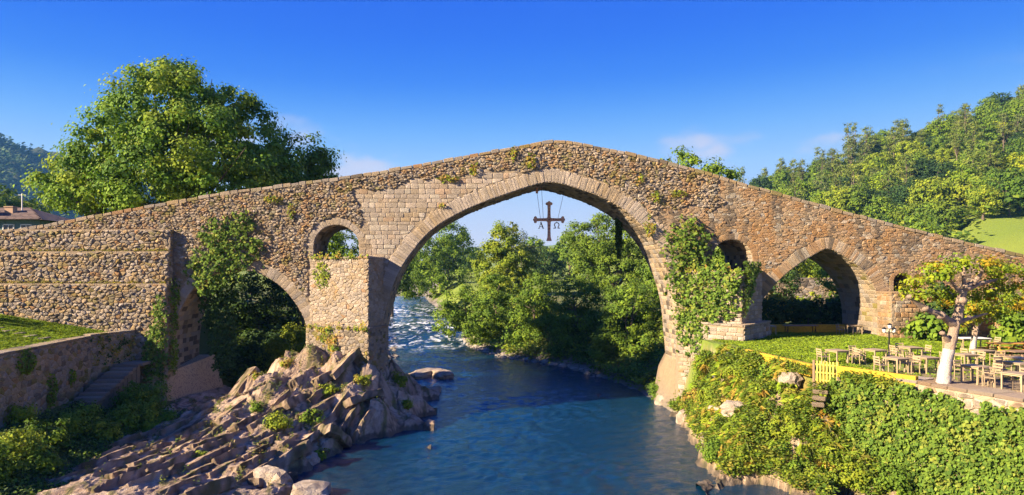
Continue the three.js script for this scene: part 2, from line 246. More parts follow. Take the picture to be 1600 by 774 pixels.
function rockColour(x, y, z) {
  const n = fbm(x * 0.6, z * 0.6 + y), m = fbm(x * 2.2 + 4, z * 2.2 - y * 1.5), c = cells(x + fbm(x * 0.3, z * 0.3) * 0.9, z + fbm(x * 0.3 + 9, z * 0.3) * 0.9, 0.36, 2.8, 0.41, 7.7)[1];
  let col = mix3([0.38, 0.27, 0.19], [0.6, 0.46, 0.34], clamp(0.5 + n * 0.8 + (c - 0.5) * 0.8));
  col = mix3(col, [0.38, 0.24, 0.13], smooth(0.1, 0.5, m) * 0.6);
  col = mix3(col, [0.13, 0.13, 0.03], smooth(0.12, 0.42, fbm(x * 0.9 - 7, z * 0.9 + y * 0.7) + 0.06) * 0.85);
  { const wx = x + fbm(x * 0.3, z * 0.3) * 0.9, wz = z + fbm(x * 0.3 + 9, z * 0.3) * 0.9, a = cells(wx, wz, 1.5, 5.2, 0.41, 1.3)[0], b = Math.min(cells(wx, wz, 0.36, 2.8, 0.41, 7.7)[0], cells(wx, wz, 2.4, 1.3, 0.3, 3.3)[0]); col = mix3(col, [0.075, 0.055, 0.035], Math.max(smooth(0.09, 0.02, a) * 0.85, smooth(0.08, 0.02, b) * 0.5)); }   // soil in the joints
  if (y < 0.28 + 0.12 * m) col = mix3(col, [0.05, 0.045, 0.035], 0.75);      // wet, algae-dark rim at the waterline
  return col;
}
{
  const xs = [], zs = []; for (let x = -21.5; x <= -1.6; x += 0.1) xs.push(x); for (let z = -5.2; z <= 23; z += 0.11) zs.push(z);
  const rock = structure('rock_outcrop', flat(sheet(xs, zs, rockY, rockColour, 0.5)), M.rock);
  // the beds that break the surface: long tilted slabs lying side by side up the slope
  const r = rng(808), D = [0.42, -0.907], A = [0.907, 0.42];
  for (let row = 0; row < 17; row++) for (let k = 0; k < 8; k++) {
    const s = -17.2 + row * 0.82 + (r() - 0.5) * 0.3, t = -17 + k * 2.45 + (row % 2) * 1.2 + (r() - 0.5) * 0.9, x = A[0] * (s + 8.2) + D[0] * (t + 6) - 9.8, z = A[1] * (s + 8.2) + D[1] * (t + 6) + 7.5;
    const b = idw(ROCK, x, z); if (x < -19.5 || x > -5.5 || z < 2.6 || z > 18.5 || b < 0.25 || r() < 0.12) continue;
    const L = 1.7 + 1.7 * r(), W = 0.65 + 0.5 * r(), H = 0.3 + 0.25 * r(), g0 = new THREE.BoxGeometry(W, H, L, 5, 2, 12), q = g0.attributes.position, o = r() * 50;
    for (let i = 0; i < q.count; i++) { let a = q.getX(i), c = q.getY(i), e = q.getZ(i); const end = Math.abs(e) / L * 2, n = fbm3(a * 1.6 + o, c * 2.2, e * 0.9, 3), m = n3(a * 5 + o, c * 5, e * 3.2); a *= 1 - 0.28 * end * end * (0.5 + 0.5 * Math.sin(o)); q.setXYZ(i, a + n * 0.14 + m * 0.025, c + n * 0.09 + m * 0.03 - 0.05 * end, e + n * 0.22 + m * 0.03); }
    const g1 = flat(g0), slope = (idw(ROCK, x + D[0] * 0.5, z + D[1] * 0.5) - idw(ROCK, x - D[0] * 0.5, z - D[1] * 0.5));
    g1.rotateZ(0.42 + 0.3 * (r() - 0.5)); g1.rotateX(Math.atan(slope) + (r() - 0.5) * 0.12); g1.rotateY(Math.atan2(-D[0], -D[1]) + (r() - 0.5) * 0.22); g1.translate(x, b + 0.02 - 0.1 * r(), z);
    const col = [], gp = g1.attributes.position, tone = 0.82 + 0.36 * r(); for (let i = 0; i < gp.count; i++) { const c = rockColour(gp.getX(i), gp.getY(i), gp.getZ(i)); col.push(c[0] * tone, c[1] * tone, c[2] * tone); } g1.setAttribute('color', new THREE.Float32BufferAttribute(col, 3));
    mesh('slab', g1, M.rock, rock);
  }
}
const BANK = [[13.5, 0, -1.2], [12.4, 3, -1.3], [13, 5.2, -1], [12.2, 7, -1.3], [14.6, 2.2, -0.9], [14.2, -3, -1.3], [11.4, 10, -1.4], [15.7, 0.9, 0.5], [14.4, -1, -0.9], [14.2, 3, -0.9], [15.4, 2.4, 1.6], [16.2, 3.4, 4.4], [16.5, 6, 5.1], [16.6, 8, 5.15], [14.2, 5, 0.0], [15.2, 5, 2.1], [13.3, 8.9, -0.3], [12.4, 9, -1.2], [14.4, 9, 1.9], [15.5, 9, 3.9], [16.5, 9.5, 5.1], [12.1, 13.4, -0.3], [11.2, 13, -1.2], [13.3, 13, 1.2], [14.8, 13, 2.5], [15.8, 12.6, 3.9], [16.7, 12.6, 5.0], [14.2, 15.8, -0.3], [13.6, 16.8, -1.2], [15, 14.8, 1.4], [16.2, 14.4, 3.0], [16.9, 14.6, 4.2], [17.4, 15, 4.6], [16.2, 16.2, 0.4], [17.2, 15.8, 2.2], [17.0, 17.0, -0.4], [18, 16.6, 1.6], [17.5, 18.5, -1.2], [18.6, 18.2, 0.6], [19.4, 19.6, 0.3], [19.2, 22, -0.6], [20.6, 22.5, 0.2], [22, 26, 0.2], [18.5, 13, 5.1], [18, 9, 5.1], [18, 4, 5.1], [19, 1, 5.1], [19, 15.5, 4.6], [17, 0, 5.1], [16.2, -3, -0.5], [16.6, -5, 0.2], [15.6, -6, -0.4], [15.3, -2, -1]];
const bankY = (x, z) => { const b = idw(BANK, x, z, 3.4); return b + rockDetail(x * 1.2, z * 1.2, 0.6 * smooth(5.2, 4.2, b), b); };
{
  const xs = [], zs = []; for (let x = 11; x <= 22; x += 0.13) xs.push(x); for (let z = -7; z <= 27; z += 0.14) zs.push(z);
  const e = (x, z) => { const y = bankY(x, z), t = x - table(TERRACE_EDGE, z); if (z < 1.8) return lerp(Math.min(y, 0.1 - 0.3 * Math.max(0, x - 15)), y, smooth(0.3, 1.8, z)); if (z > 14.9) return t > 0.2 ? Math.min(y, 4.4) : y; return t > 1.5 ? Math.min(y, TERRACE - 0.5) : t > 0 ? lerp(y, TERRACE + 0.014, smooth(0, 0.2, t)) : y; };
  structure('river_bank', flat(sheet(xs, zs, e, (x, y, z) => { if (z < 14.9 && x > table(TERRACE_EDGE, z) + 0.12) return groundColour(x, y, z); const n = fbm(x * 0.7, z * 0.7 + y * 0.6), c = rockColour(x + 40, y, z); return mix3(c, mix3([0.16, 0.17, 0.03], [0.3, 0.2, 0.06], clamp(0.5 + fbm(x * 1.7, z * 1.7 + y))), smooth(-0.1, 0.2, n) * smooth(0.2, 0.8, y)); }, 0.5)), M.rock);
}
// ---- water: real ripples, rougher and white where it runs over the shallows upstream
{
  const xs = []; for (let x = -40; x < -22; x += 0.9) xs.push(x); for (let x = -22; x <= 22; x += 0.17) xs.push(x); for (let x = 22.5; x <= 40; x += 1) xs.push(x);
  const zs = []; for (let z = -165; z < -70; z += 0.5) zs.push(z); for (let z = -70; z < -12; z += 0.3) zs.push(z); for (let z = -12; z < 24; z += 0.16) zs.push(z); for (let z = 24; z <= 62; z += 0.8) zs.push(z);
  const rapid = (z) => smooth(-26, -42, z) * smooth(-160, -120, z);
  const wave = (x, z) => {
    const r = rapid(z), fx = x + 0.7 * n2(x * 0.2, z * 0.2), fz = z + 0.8 * n2(x * 0.16 + 7, z * 0.2);
    const calm = 0.45 + 0.75 * smooth(-0.4, 0.5, n2(x * 0.07, z * 0.05)); 
    let y = (0.03 * n2(fx * 0.42, fz * 0.7) + 0.026 * n2(fx * 0.9 + 4, fz * 1.5) + 0.012 * n2(fx * 2.0, fz * 2.8)) * calm * 1.5;
    y += r * (0.12 * n2(fx * 0.5, fz * 0.35) + 0.05 * Math.abs(n2(fx * 1.4, fz * 0.9)));
    return waterY(z) + y;
  };
  const col = (x, y, z) => {
    const r = rapid(z), c = Math.exp(-(((z + 45) / 7) ** 2)) + Math.exp(-(((z + 66) / 9) ** 2)) * 1.1 + Math.exp(-(((z + 100) / 12) ** 2)) * 1.1 + 0.3, n = fbm(x * 0.3 + 0.5 * n2(x * 0.4, z * 0.2), z * 0.11, 3) * 1.0 + fbm(x * 0.9, z * 0.5, 3) * 0.5;
    return mix3([0.002, 0.024, 0.055], [0.72, 0.76, 0.8], r * c * smooth(0.12, 0.5, n + 0.08));
  };
  const g = sheet(xs, zs, wave, col, 0.5);
  const rip = T.grain.clone(); rip.needsUpdate = true; rip.repeat.set(1.1, 1.7);
  structure('river', g, new THREE.MeshPhysicalMaterial({ vertexColors: true, roughness: 0.015, ior: 1.5, bumpMap: rip, bumpScale: 0.012 }));
}

// ---------------------------------------------------------------- stone cells
function voronoi(u0, u1, v0, v1, cu, cv, j, r) {
  const nu = Math.ceil((u1 - u0) / cu) + 2, nv = Math.ceil((v1 - v0) / cv) + 2, S = [];
  for (let b = -1; b <= nv; b++) { const row = []; for (let a = -1; a <= nu; a++) row.push([a + (b & 1) * 0.5 + (r() - 0.5) * j + 0.55 * n2(a * 0.31, b * 0.31 + u0), b + (r() - 0.5) * j + 0.4 * n2(a * 0.27 + 40, b * 0.33 + v0)]); S.push(row); }
  const out = [];
  for (let b = 2; b < nv; b++) for (let a = 2; a < nu; a++) {
    const p = S[b][a]; let poly = [[p[0] - 1.5, p[1] - 1.5], [p[0] + 1.5, p[1] - 1.5], [p[0] + 1.5, p[1] + 1.5], [p[0] - 1.5, p[1] + 1.5]];
    for (let db = -2; db <= 2; db++) for (let da = -2; da <= 2; da++) {
      if ((!da && !db) || !S[b + db] || !S[b + db][a + da]) continue;
      const q = S[b + db][a + da], mx = (p[0] + q[0]) / 2, my = (p[1] + q[1]) / 2, dx = q[0] - p[0], dy = q[1] - p[1], nx = [];
      for (let k = 0; k < poly.length; k++) {
        const A = poly[k], B = poly[(k + 1) % poly.length], sa = (A[0] - mx) * dx + (A[1] - my) * dy, sb = (B[0] - mx) * dx + (B[1] - my) * dy;
        if (sa <= 0) nx.push(A); if ((sa < 0) !== (sb < 0)) { const t = sa / (sa - sb); nx.push([A[0] + (B[0] - A[0]) * t, A[1] + (B[1] - A[1]) * t]); }
      }
      poly = nx; if (poly.length < 3) break;
    }
    if (poly.length >= 3) out.push(poly.map(([x, y]) => [u0 + (x - 0.5) * cu, v0 + (y - 0.5) * cv]));
  }
  return out;
}
function coursed(u0, u1, v0, v1, h0, h1, w0, w1, r) {
  const out = [];
  for (let v = v0; v < v1;) { const h = lerp(h0, h1, r()); for (let u = u0 - r() * w1; u < u1;) { const w = lerp(w0, w1, r()), k = 0.16 * h, J = () => (r() - 0.5) * 0.04; out.push([[u + k, v + J()], [u + w - k, v + J()], [u + w + J(), v + k], [u + w + J(), v + h - k], [u + w - k, v + h + J()], [u + k, v + h + J()], [u + J(), v + h - k], [u + J(), v + k]]); u += w; } v += h; }
  return out;
}
const area = (p) => { let s = 0; for (let i = 0; i < p.length; i++) { const a = p[i], b = p[(i + 1) % p.length]; s += a[0] * b[1] - a[1] * b[0]; } return s / 2; };
function trim(poly, ok) {
  let cx = 0, cy = 0; for (const p of poly) { cx += p[0]; cy += p[1]; } cx /= poly.length; cy /= poly.length;
  if (!ok(cx, cy)) return null;
  const out = poly.map(([x, y]) => { if (ok(x, y)) return [x, y]; let a = 0, b = 1; for (let k = 0; k < 7; k++) { const m = (a + b) / 2; if (ok(cx + (x - cx) * m, cy + (y - cy) * m)) a = m; else b = m; } return [cx + (x - cx) * a, cy + (y - cy) * a]; });
  return Math.abs(area(out)) < 0.012 ? null : out;
}
// one stone: skirt, rounded shoulder, uneven face. F maps (u, v, height above the wall) to the place
function stone(poly, F, { relief = 0.08, gap = 0.018, bevel = 0.3, rough = 0.35, base = -0.04 }, colour, r) {
  if (area(poly) < 0) poly = poly.slice().reverse();
  let cx = 0, cy = 0; for (const p of poly) { cx += p[0]; cy += p[1]; } cx /= poly.length; cy /= poly.length;
  const rad = Math.sqrt(Math.abs(area(poly)) / Math.PI), pos = [], uv = [], idx = [], n = poly.length, h = relief * (0.55 + 0.9 * r()), tx = (r() - 0.5) * relief * 0.8 / rad, ty = (r() - 0.5) * relief * 0.8 / rad;
  const ring = (k, f) => poly.forEach(([x, y]) => { const u = cx + (x - cx) * k, v = cy + (y - cy) * k; pos.push(...F(u, v, f(u, v))); uv.push(u * 0.5 + 0.37 * h * 100 % 1, v * 0.5); });
  const k0 = 1 - Math.min(0.4, gap / rad), k2 = k0 * (1 - bevel);
  ring(k0, () => base); ring(k0 * 0.99, () => h * 0.5); ring(k2, (u, v) => h * (1 + (r() - 0.5) * rough) + (u - cx) * tx + (v - cy) * ty);
  pos.push(...F(cx, cy, h * (1.04 + (r() - 0.5) * rough))); uv.push(cx * 0.5, cy * 0.5);
  for (let k = 0; k < n; k++) { const m = (k + 1) % n; for (let q = 0; q < 2; q++) idx.push(q * n + k, q * n + m, q * n + n + k, q * n + m, q * n + n + m, q * n + n + k); idx.push(2 * n + k, 2 * n + m, 3 * n); }
  const g = new THREE.BufferGeometry(); g.setAttribute('position', new THREE.Float32BufferAttribute(pos, 3)); g.setAttribute('uv', new THREE.Float32BufferAttribute(uv, 2)); g.setIndex(idx); g.computeVertexNormals();
  const c = colour(cx, cy, r), col = new Float32Array(pos.length); for (let i = 0; i < pos.length; i += 3) col.set(c, i); g.setAttribute('color', new THREE.BufferAttribute(col, 3));
  const w = F(cx, cy, 0); g.userData.size = Math.abs(area(poly)) / (CAM_Z - w[2]) ** 2 * (Math.abs((w[0]) * 990 / (CAM_Z - w[2]) + 720 - 800) < 820 ? 1 : 0.001); return g;
}
function lay(parent, geos, name, restName, limit = 300) {  // the stones that show largest are parts of their own, the rest are joined
  geos.sort((a, b) => b.userData.size - a.userData.size);
  geos.slice(0, limit).forEach((g) => { g.userData = {}; mesh(name, g, M.stone, parent); });
  if (geos.length > limit) { const m = mesh(restName, mergeGeometries(geos.slice(limit).map((g) => { g.userData = {}; return g; })), M.stone, parent); m.userData.kind = 'stuff'; }
}
const plane = (ox, oy, oz, dx, dz) => { const l = Math.hypot(dx, dz), ux = dx / l, uz = dz / l; return (u, v, h) => [ox + ux * u - uz * h, oy + v, oz + uz * u + ux * h]; };   // wall running along (dx, dz); its face looks to the right of... (-dz, dx)
// ---------------------------------------------------------------- the bridge
const DEPTH = 4.7;
const U = (px) => (px - 720) / 22, V = (py) => CAM_Y + (423 - py) / 22;
const TOP = [[-300, 408], [0, 363], [60, 353], [150, 336], [250, 318], [350, 301], [450, 287.5], [520, 279], [600, 266.5], [680, 252.5], [760, 237.5], [820, 226.5], [850, 221], [872, 219], [890, 220.5], [920, 226], [980, 238], [1040, 252], [1100, 268], [1150, 283], [1200, 297], [1300, 325], [1400, 351], [1500, 376], [1600, 398], [1900, 455]].map(([a, b]) => [U(a), V(b)]);
const topY = (u) => table(TOP, u);
function opening(pts, n = 70) { const c = new THREE.CatmullRomCurve3(pts.map(([a, b]) => new THREE.Vector3(U(a), V(b), 0)), false, 'centripetal'); return c.getSpacedPoints(n).map((p) => [p.x, p.y]); }
const roundTop = (x0, x1, spring, sill) => { const pts = [[x0, sill], [x0, (sill + spring) / 2]], cx = (x0 + x1) / 2, r = (x1 - x0) / 2; for (let k = 0; k <= 12; k++) { const a = Math.PI * (1 - k / 12); pts.push([cx + r * Math.cos(a), spring - r * Math.sin(a) * 0.94]); } pts.push([x1, (sill + spring) / 2], [x1, sill]); return pts; };
const ARCH = {
  main: opening([[580, 640], [586, 590], [591, 545], [599, 500], [619, 434], [650, 386], [677, 358], [716, 334], [754, 317], [793, 303], [836, 289], [858, 285], [880, 288], [900, 294], [939, 308], [974, 327], [997, 347], [1016, 367], [1032, 390], [1047, 421], [1059, 452], [1066, 487], [1070, 530], [1073, 565], [1074, 600], [1074, 640]], 130),
  left: opening([[268, 660], [268, 580], [270, 530], [278, 495], [292, 465], [312, 441], [336, 426], [360, 420], [381, 422], [405, 428], [419, 434], [443, 452], [462, 475], [474, 496], [480, 520], [481, 560], [481, 640]], 70),
  right: opening([[1188, 560], [1189, 500], [1191, 472], [1206, 451], [1227, 430], [1248, 413.5], [1270, 400], [1293, 389], [1320, 401], [1346, 420], [1362, 440], [1373, 465], [1378, 490], [1378, 525], [1378, 560]], 80),
  windowLeft: opening(roundTop(490, 561, 385, 404), 40), windowRight: opening(roundTop(1113, 1176, 404, 434), 40), windowSmall: opening(roundTop(1397, 1424, 440, 462), 30),
};
const RING = { main: 1.12, left: 0.85, right: 0.95, windowLeft: 0.55, windowRight: 0.5, windowSmall: 0.38 };
function offsetLine(pts, t) { return pts.map((p, i) => { const a = pts[Math.max(0, i - 1)], b = pts[Math.min(pts.length - 1, i + 1)], dx = b[0] - a[0], dy = b[1] - a[1], l = Math.hypot(dx, dy) || 1; return [p[0] - dy / l * t, p[1] + dx / l * t]; }); }
function inPoly(P, x, y) { let c = false; for (let i = 0, j = P.length - 1; i < P.length; j = i++) if ((P[i][1] > y) !== (P[j][1] > y) && x < (P[j][0] - P[i][0]) * (y - P[i][1]) / (P[j][1] - P[i][1]) + P[i][0]) c = !c; return c; }
const closed = (pts, low) => [[pts[0][0], low ? -1.95 : pts[0][1]], ...pts, [pts[pts.length - 1][0], low ? -1.95 : pts[pts.length - 1][1]]];
const HOLES = {}, BLOCKED = {};
for (const k of Object.keys(ARCH)) { const low = !k.startsWith('window'); HOLES[k] = closed(ARCH[k], low); BLOCKED[k] = closed(offsetLine(ARCH[k], RING[k] * 0.9), low); }
const CUT = {   // cutwaters: plan points left, apex, right; from y0 to y1
  leftUp: { plan: [[-10.75, 0], [-6.25, 2.2], [-5.5, 0]], y0: 6.1, y1: 10.92 }, leftLow: { plan: [[-11.0, 0], [-6.2, 2.55], [-5.2, 0]], y0: -0.5, y1: 6.1 },
  rightUp: { plan: [[15.5, 0], [18.8, 2.6], [21.4, 0]], y0: 6.4, y1: 9.95 }, rightLow: { plan: [[15.45, 0], [18.5, 3.6], [22.0, 0]], y0: -0.5, y1: 6.4 },
};
const STONE = { pale: [0.53, 0.45, 0.375], tan: [0.46, 0.36, 0.245], ochre: [0.47, 0.33, 0.16], rust: [0.43, 0.23, 0.09], grey: [0.36, 0.315, 0.27], dark: [0.14, 0.115, 0.09], moss: [0.24, 0.21, 0.03], lichen: [0.6, 0.55, 0.46] };
function colourBy(weights, dx = 0) {                       // picks a stone colour; stains, moss and lichen gather in patches
  const names = Object.keys(weights).filter((k) => STONE[k]);
  return (u, v, r) => {
    let t = 0; for (const k of names) t += weights[k]; let q = r() * t, c = STONE.tan; for (const k of names) { q -= weights[k]; if (q <= 0) { c = STONE[k]; break; } }
    const big = fbm((u + dx) * 0.22, v * 0.3), fine = fbm((u + dx) * 1.1 + 30, v * 1.1), streak = fbm((u + dx) * 0.9, v * 0.12 + 50);
    if (weights.calm) c = mix3(c, mix3(STONE[names[0]], STONE[names[1]], clamp(0.5 + big)), weights.calm);
    c = mix3(c, STONE.ochre, smooth(0.05, 0.5, big) * 0.4);
    if (weights.streaks) { c = mix3(c, STONE.dark, smooth(0.02, 0.36, streak + fine * 0.45) * weights.streaks * 0.9); c = mix3(c, STONE.rust, smooth(0.05, 0.4, -streak + 0.25 * fine) * 0.55); c = mix3(c, STONE.lichen, smooth(0.2, 0.45, fine - 0.2 * big + 0.25 * (r() - 0.5)) * 0.6); }
    if (weights.mossy) c = mix3(c, STONE.moss, smooth(0.22, 0.5, fine + 0.4 * big) * weights.mossy);
    const k = 1 + (r() - 0.5) * (weights.calm ? 0.2 : 0.34); return [c[0] * k, c[1] * k, c[2] * k];
  };
}
const TINT = { rubble: colourBy({ tan: 5, pale: 2.5, ochre: 2.2, grey: 2.2, rust: 0.5, dark: 0.6, mossy: 0.7, calm: 0.2, streaks: 0.4 }), ashlar: colourBy({ pale: 6, tan: 2, grey: 2, calm: 0.5, streaks: 0.22 }), right: colourBy({ tan: 4, rust: 2, ochre: 2, grey: 2, pale: 1, streaks: 0.85, calm: 0.78 }), wall: colourBy({ tan: 4, grey: 3, pale: 2, ochre: 3, rust: 0.7, dark: 0.5, mossy: 0.6, calm: 0.2 }), ring: colourBy({ pale: 6, tan: 2, grey: 2, calm: 0.45 }), ringRight: colourBy({ tan: 4, rust: 2, ochre: 2, pale: 1.5, streaks: 0.5, calm: 0.5 }), vault: colourBy({ grey: 3, tan: 3, dark: 2 }), damp: colourBy({ grey: 3, tan: 3, rust: 0.3, dark: 1.2, mossy: 0.8, calm: 0.35 }), pinkish: colourBy({ pale: 5, tan: 3, rust: 0.3, grey: 2.5, calm: 0.3 }) };
const bridge = thing('stone_bridge', 'humpbacked medieval stone bridge with one great arch over the river', 'bridge');
{
  const r = rng(77), sh = new THREE.Shape();
  sh.moveTo(U(-300), -2); for (const [u, v] of TOP) sh.lineTo(u, v - 0.16); sh.lineTo(U(1900), -2); sh.closePath();
  for (const k of Object.keys(HOLES)) { const p = new THREE.Path(); HOLES[k].slice().reverse().forEach(([u, v], i) => (i ? p.lineTo(u, v) : p.moveTo(u, v))); p.closePath(); sh.holes.push(p); }
  const body = new THREE.ExtrudeGeometry(sh, { depth: DEPTH, bevelEnabled: false, curveSegments: 1 }); body.translate(0, 0, -DEPTH);
  const uv = body.attributes.uv; for (let i = 0; i < uv.count; i++) uv.setXY(i, uv.getX(i) * 0.5, uv.getY(i) * 0.5);
  mesh('wall', body, M.mortar, bridge);
  const face = (u, v, h) => [u, v, h], stones = [];
  const PXu = (u) => u * 22 + 720, PYv = (v) => 423 - (v - CAM_Y) * 22;
  const free = (u, v) => { if (v > topY(u) - 0.2 || v < (u > 21 ? 5.2 : 0) || (u < -20.4 && v < 13.0)) return false; for (const k of Object.keys(BLOCKED)) if (inPoly(BLOCKED[k], u, v)) return false; if (u > -10.8 && u < -5.5 && v < 10.9) return false; if (u > 15.5 && u < 21.4 && v < 9.9) return false; if (u > 29.6 && v < 8.5) return false; return true; };
  const zone = (u, v) => { const x = PXu(u), y = PYv(v), n = n2(u * 0.45, v * 0.45) * 14; if (x > 1118 + n * 2) return 'right'; if (x > 556 + n && x < 812 && y > lerp(298, 262, (x - 560) / 240) + n * 0.6) return 'ashlar'; if (x > 1000 && x < 1118 && y > 330 + n) return 'right'; return 'rubble'; };
  const fill = (polys, z, opt, tint) => { for (const p of polys) { const q = trim(p, (u, v) => free(u, v) && zone(u, v) === z); if (q) stones.push(stone(q, face, opt, tint, r)); } };
  fill(voronoi(-34, 19.5, 2, 19.4, 0.26, 0.175, 1.0, r), 'rubble', { relief: 0.075, gap: 0.009, bevel: 0.24, rough: 1.1 }, TINT.rubble);
  fill(coursed(-8.5, 5.5, 3, 18, 0.24, 0.42, 0.35, 0.85, r), 'ashlar', { relief: 0.022, gap: 0.006, bevel: 0.14, rough: 0.9 }, TINT.ashlar);
  fill(voronoi(11.5, 46, 4.6, 18.4, 0.33, 0.18, 0.75, r), 'right', { relief: 0.03, gap: 0.004, bevel: 0.22, rough: 1.5 }, TINT.right);
  // arch rings: every voussoir a part, standing a little proud of the wall
  for (const k of Object.keys(ARCH)) {
    const pts = ARCH[k], cum = [0]; for (let i = 1; i < pts.length; i++) cum.push(cum[i - 1] + Math.hypot(pts[i][0] - pts[i - 1][0], pts[i][1] - pts[i - 1][1]));
    const N = offsetLine(pts, 1), L = cum[cum.length - 1], P = (s, t) => { s = clamp(s, 0, L); let i = 1; while (i < cum.length - 1 && cum[i] < s) i++; const f = (s - cum[i - 1]) / (cum[i] - cum[i - 1] || 1), a = [lerp(pts[i - 1][0], pts[i][0], f), lerp(pts[i - 1][1], pts[i][1], f)], b = [lerp(N[i - 1][0], N[i][0], f), lerp(N[i - 1][1], N[i][1], f)]; return [a[0] + (b[0] - a[0]) * t, a[1] + (b[1] - a[1]) * t]; };
    const w = k === 'main' ? 0.22 : k === 'windowSmall' ? 0.17 : k === 'left' ? 0.28 : 0.21, tint = k === 'right' || k === 'windowRight' || k === 'windowSmall' ? TINT.right : k === 'left' ? TINT.pinkish : TINT.ring;
    for (let s = 0; s < L - 0.05;) {
      const ww = w * (0.8 + 0.4 * r()), t = RING[k] * (0.74 + 0.3 * r()), s1 = Math.min(L, s + ww), poly = [P(s, 0.015), P(s, t * 0.5), P(s, t), P(s1, t), P(s1, t * 0.5), P(s1, 0.015)];
      const mid = P(s, t / 2); s = s1;
      if (mid[1] < (mid[0] > 21 ? 5.2 : 0.2) || mid[1] > topY(mid[0]) - 0.1) continue;
      mesh('voussoir', stone(poly, face, { relief: k === 'main' ? 0.028 : 0.018, gap: 0.003, bevel: 0.12, rough: 0.7 }, tint, r), M.stone, bridge);
    }
    // the vault behind the ring, in courses running through the bridge
    const vault = (s, d, h) => { const a = P(s, 0), b = P(s, -1); return [a[0] + (b[0] - a[0]) * h, a[1] + (b[1] - a[1]) * h, -d]; };
    for (const p of coursed(0.1, DEPTH - 0.1, 0, L, 0.28, 0.42, 0.4, 0.9, r)) { const q = trim(p.map(([a, b]) => [b, a]), (s, d) => s > 0 && s < L && d > 0.06 && d < DEPTH - 0.02); if (q) { const g = stone(q, vault, { relief: 0.035, gap: 0.012, bevel: 0.16, rough: 0.6, base: -0.02 }, k === 'right' ? TINT.damp : TINT.vault, r); g.userData.size *= 0.2; stones.push(g); } }
  }
  // cutwaters: a solid core, both faces laid in stone, a sloping cap
  const cut = (c, how, opt, tint, name = 'cutwater', cap = true) => {
    const [A, B, C] = c.plan, sh2 = new THREE.Shape([new THREE.Vector2(A[0], -A[1]), new THREE.Vector2(B[0], -B[1]), new THREE.Vector2(C[0], -C[1]), new THREE.Vector2(C[0], 0.5), new THREE.Vector2(A[0], 0.5)]);
    const g = new THREE.ExtrudeGeometry(sh2, { depth: c.y1 - c.y0, bevelEnabled: false }); g.rotateX(-Math.PI / 2); g.translate(0, c.y0, 0); const uv2 = g.attributes.uv; for (let i = 0; i < uv2.count; i++) uv2.setXY(i, uv2.getX(i) * 0.5, uv2.getY(i) * 0.5);
    mesh(name, g, M.mortar, bridge);
    for (const [p, q] of [[A, B], [B, C]]) { const l = Math.hypot(q[0] - p[0], q[1] - p[1]), H = c.y1 - c.y0; for (const poly of how(l, H)) { const t = trim(poly, (u, v) => u > 0 && u < l && v > 0 && v < H); if (t) stones.push(stone(t, plane(p[0], c.y0, p[1], q[0] - p[0], q[1] - p[1]), opt, tint, r)); } }
    // cap of flat slabs
    if (cap) for (const [p, q] of [[A, B], [B, C]]) { const l = Math.hypot(q[0] - p[0], q[1] - p[1]), m = Math.max(2, Math.round(l / 0.8)), dx = (q[0] - p[0]) / l, dz = (q[1] - p[1]) / l; for (let k = 0; k < m; k++) { const a = k / m, b = (k + 0.97) / m, s = rbox(l * (b - a), 0.14, 0.5, 0.03); s.rotateY(-Math.atan2(dz, dx)); const mx = p[0] + (q[0] - p[0]) * (a + b) / 2, mz = p[1] + (q[1] - p[1]) * (a + b) / 2; s.translate(mx + dz * 0.17, c.y1 + 0.06 + 0.03 * r(), mz - dx * 0.17); const n = s.attributes.position.count, c3 = tint(mx, c.y1, r), col = new Float32Array(n * 3); for (let i = 0; i < n; i++) col.set(c3, i * 3); s.setAttribute('color', new THREE.BufferAttribute(col, 3)); mesh('cap_stone', s, M.stone, bridge); } }
  };
  const rubbleWall = (l, H) => voronoi(-0.4, l + 0.4, -0.4, H + 0.4, 0.32, 0.21, 0.9, r), ashlarWall = (l, H) => coursed(-0.2, l, 0, H, 0.22, 0.36, 0.3, 0.7, r);
  cut(CUT.leftUp, rubbleWall, { relief: 0.045, gap: 0.008, bevel: 0.2, rough: 1.1 }, TINT.pinkish); cut(CUT.leftLow, rubbleWall, { relief: 0.05, gap: 0.01, bevel: 0.2, rough: 1.1 }, TINT.damp);
  cut(CUT.rightUp, ashlarWall, { relief: 0.05, gap: 0.014, bevel: 0.2, rough: 0.7 }, TINT.pinkish); cut(CUT.rightLow, ashlarWall, { relief: 0.05, gap: 0.014, bevel: 0.2, rough: 0.7 }, TINT.pinkish);
  { // concrete skirt cast against the left jamb, splaying out under the arch
    const pts = [[-20.5, -0.6, 1.06], [-18.2, -0.6, -4.75], [-21.5, -0.6, -4.75], [-21.5, -0.6, 1.06], [-20.5, 2.95, 1.04], [-19.35, 3.5, -4.75], [-21.5, 3.5, -4.75], [-21.5, 2.95, 1.04]];
    const n = 14, pos = [], uv2 = [], idx = []; // river face as a gently uneven sheet, then top and ends
    for (let i2 = 0; i2 <= n; i2++) for (let j2 = 0; j2 <= n; j2++) { const a = i2 / n, b = j2 / n, lo = [0, 1, 2].map((c) => lerp(pts[0][c], pts[1][c], a)), hi = [0, 1, 2].map((c) => lerp(pts[4][c], pts[5][c], a)), q = [0, 1, 2].map((c) => lerp(lo[c], hi[c], b)); q[0] += 0.05 * fbm(a * 5, b * 4); pos.push(...q); uv2.push(a * 1.6, b * 1.2); if (i2 && j2) { const k = i2 * (n + 1) + j2; idx.push(k - n - 2, k - 1, k, k - n - 2, k, k - n - 1); } }
    const g = new THREE.BufferGeometry(); g.setAttribute('position', new THREE.Float32BufferAttribute(pos, 3)); g.setAttribute('uv', new THREE.Float32BufferAttribute(uv2, 2)); g.setIndex(idx); g.computeVertexNormals();
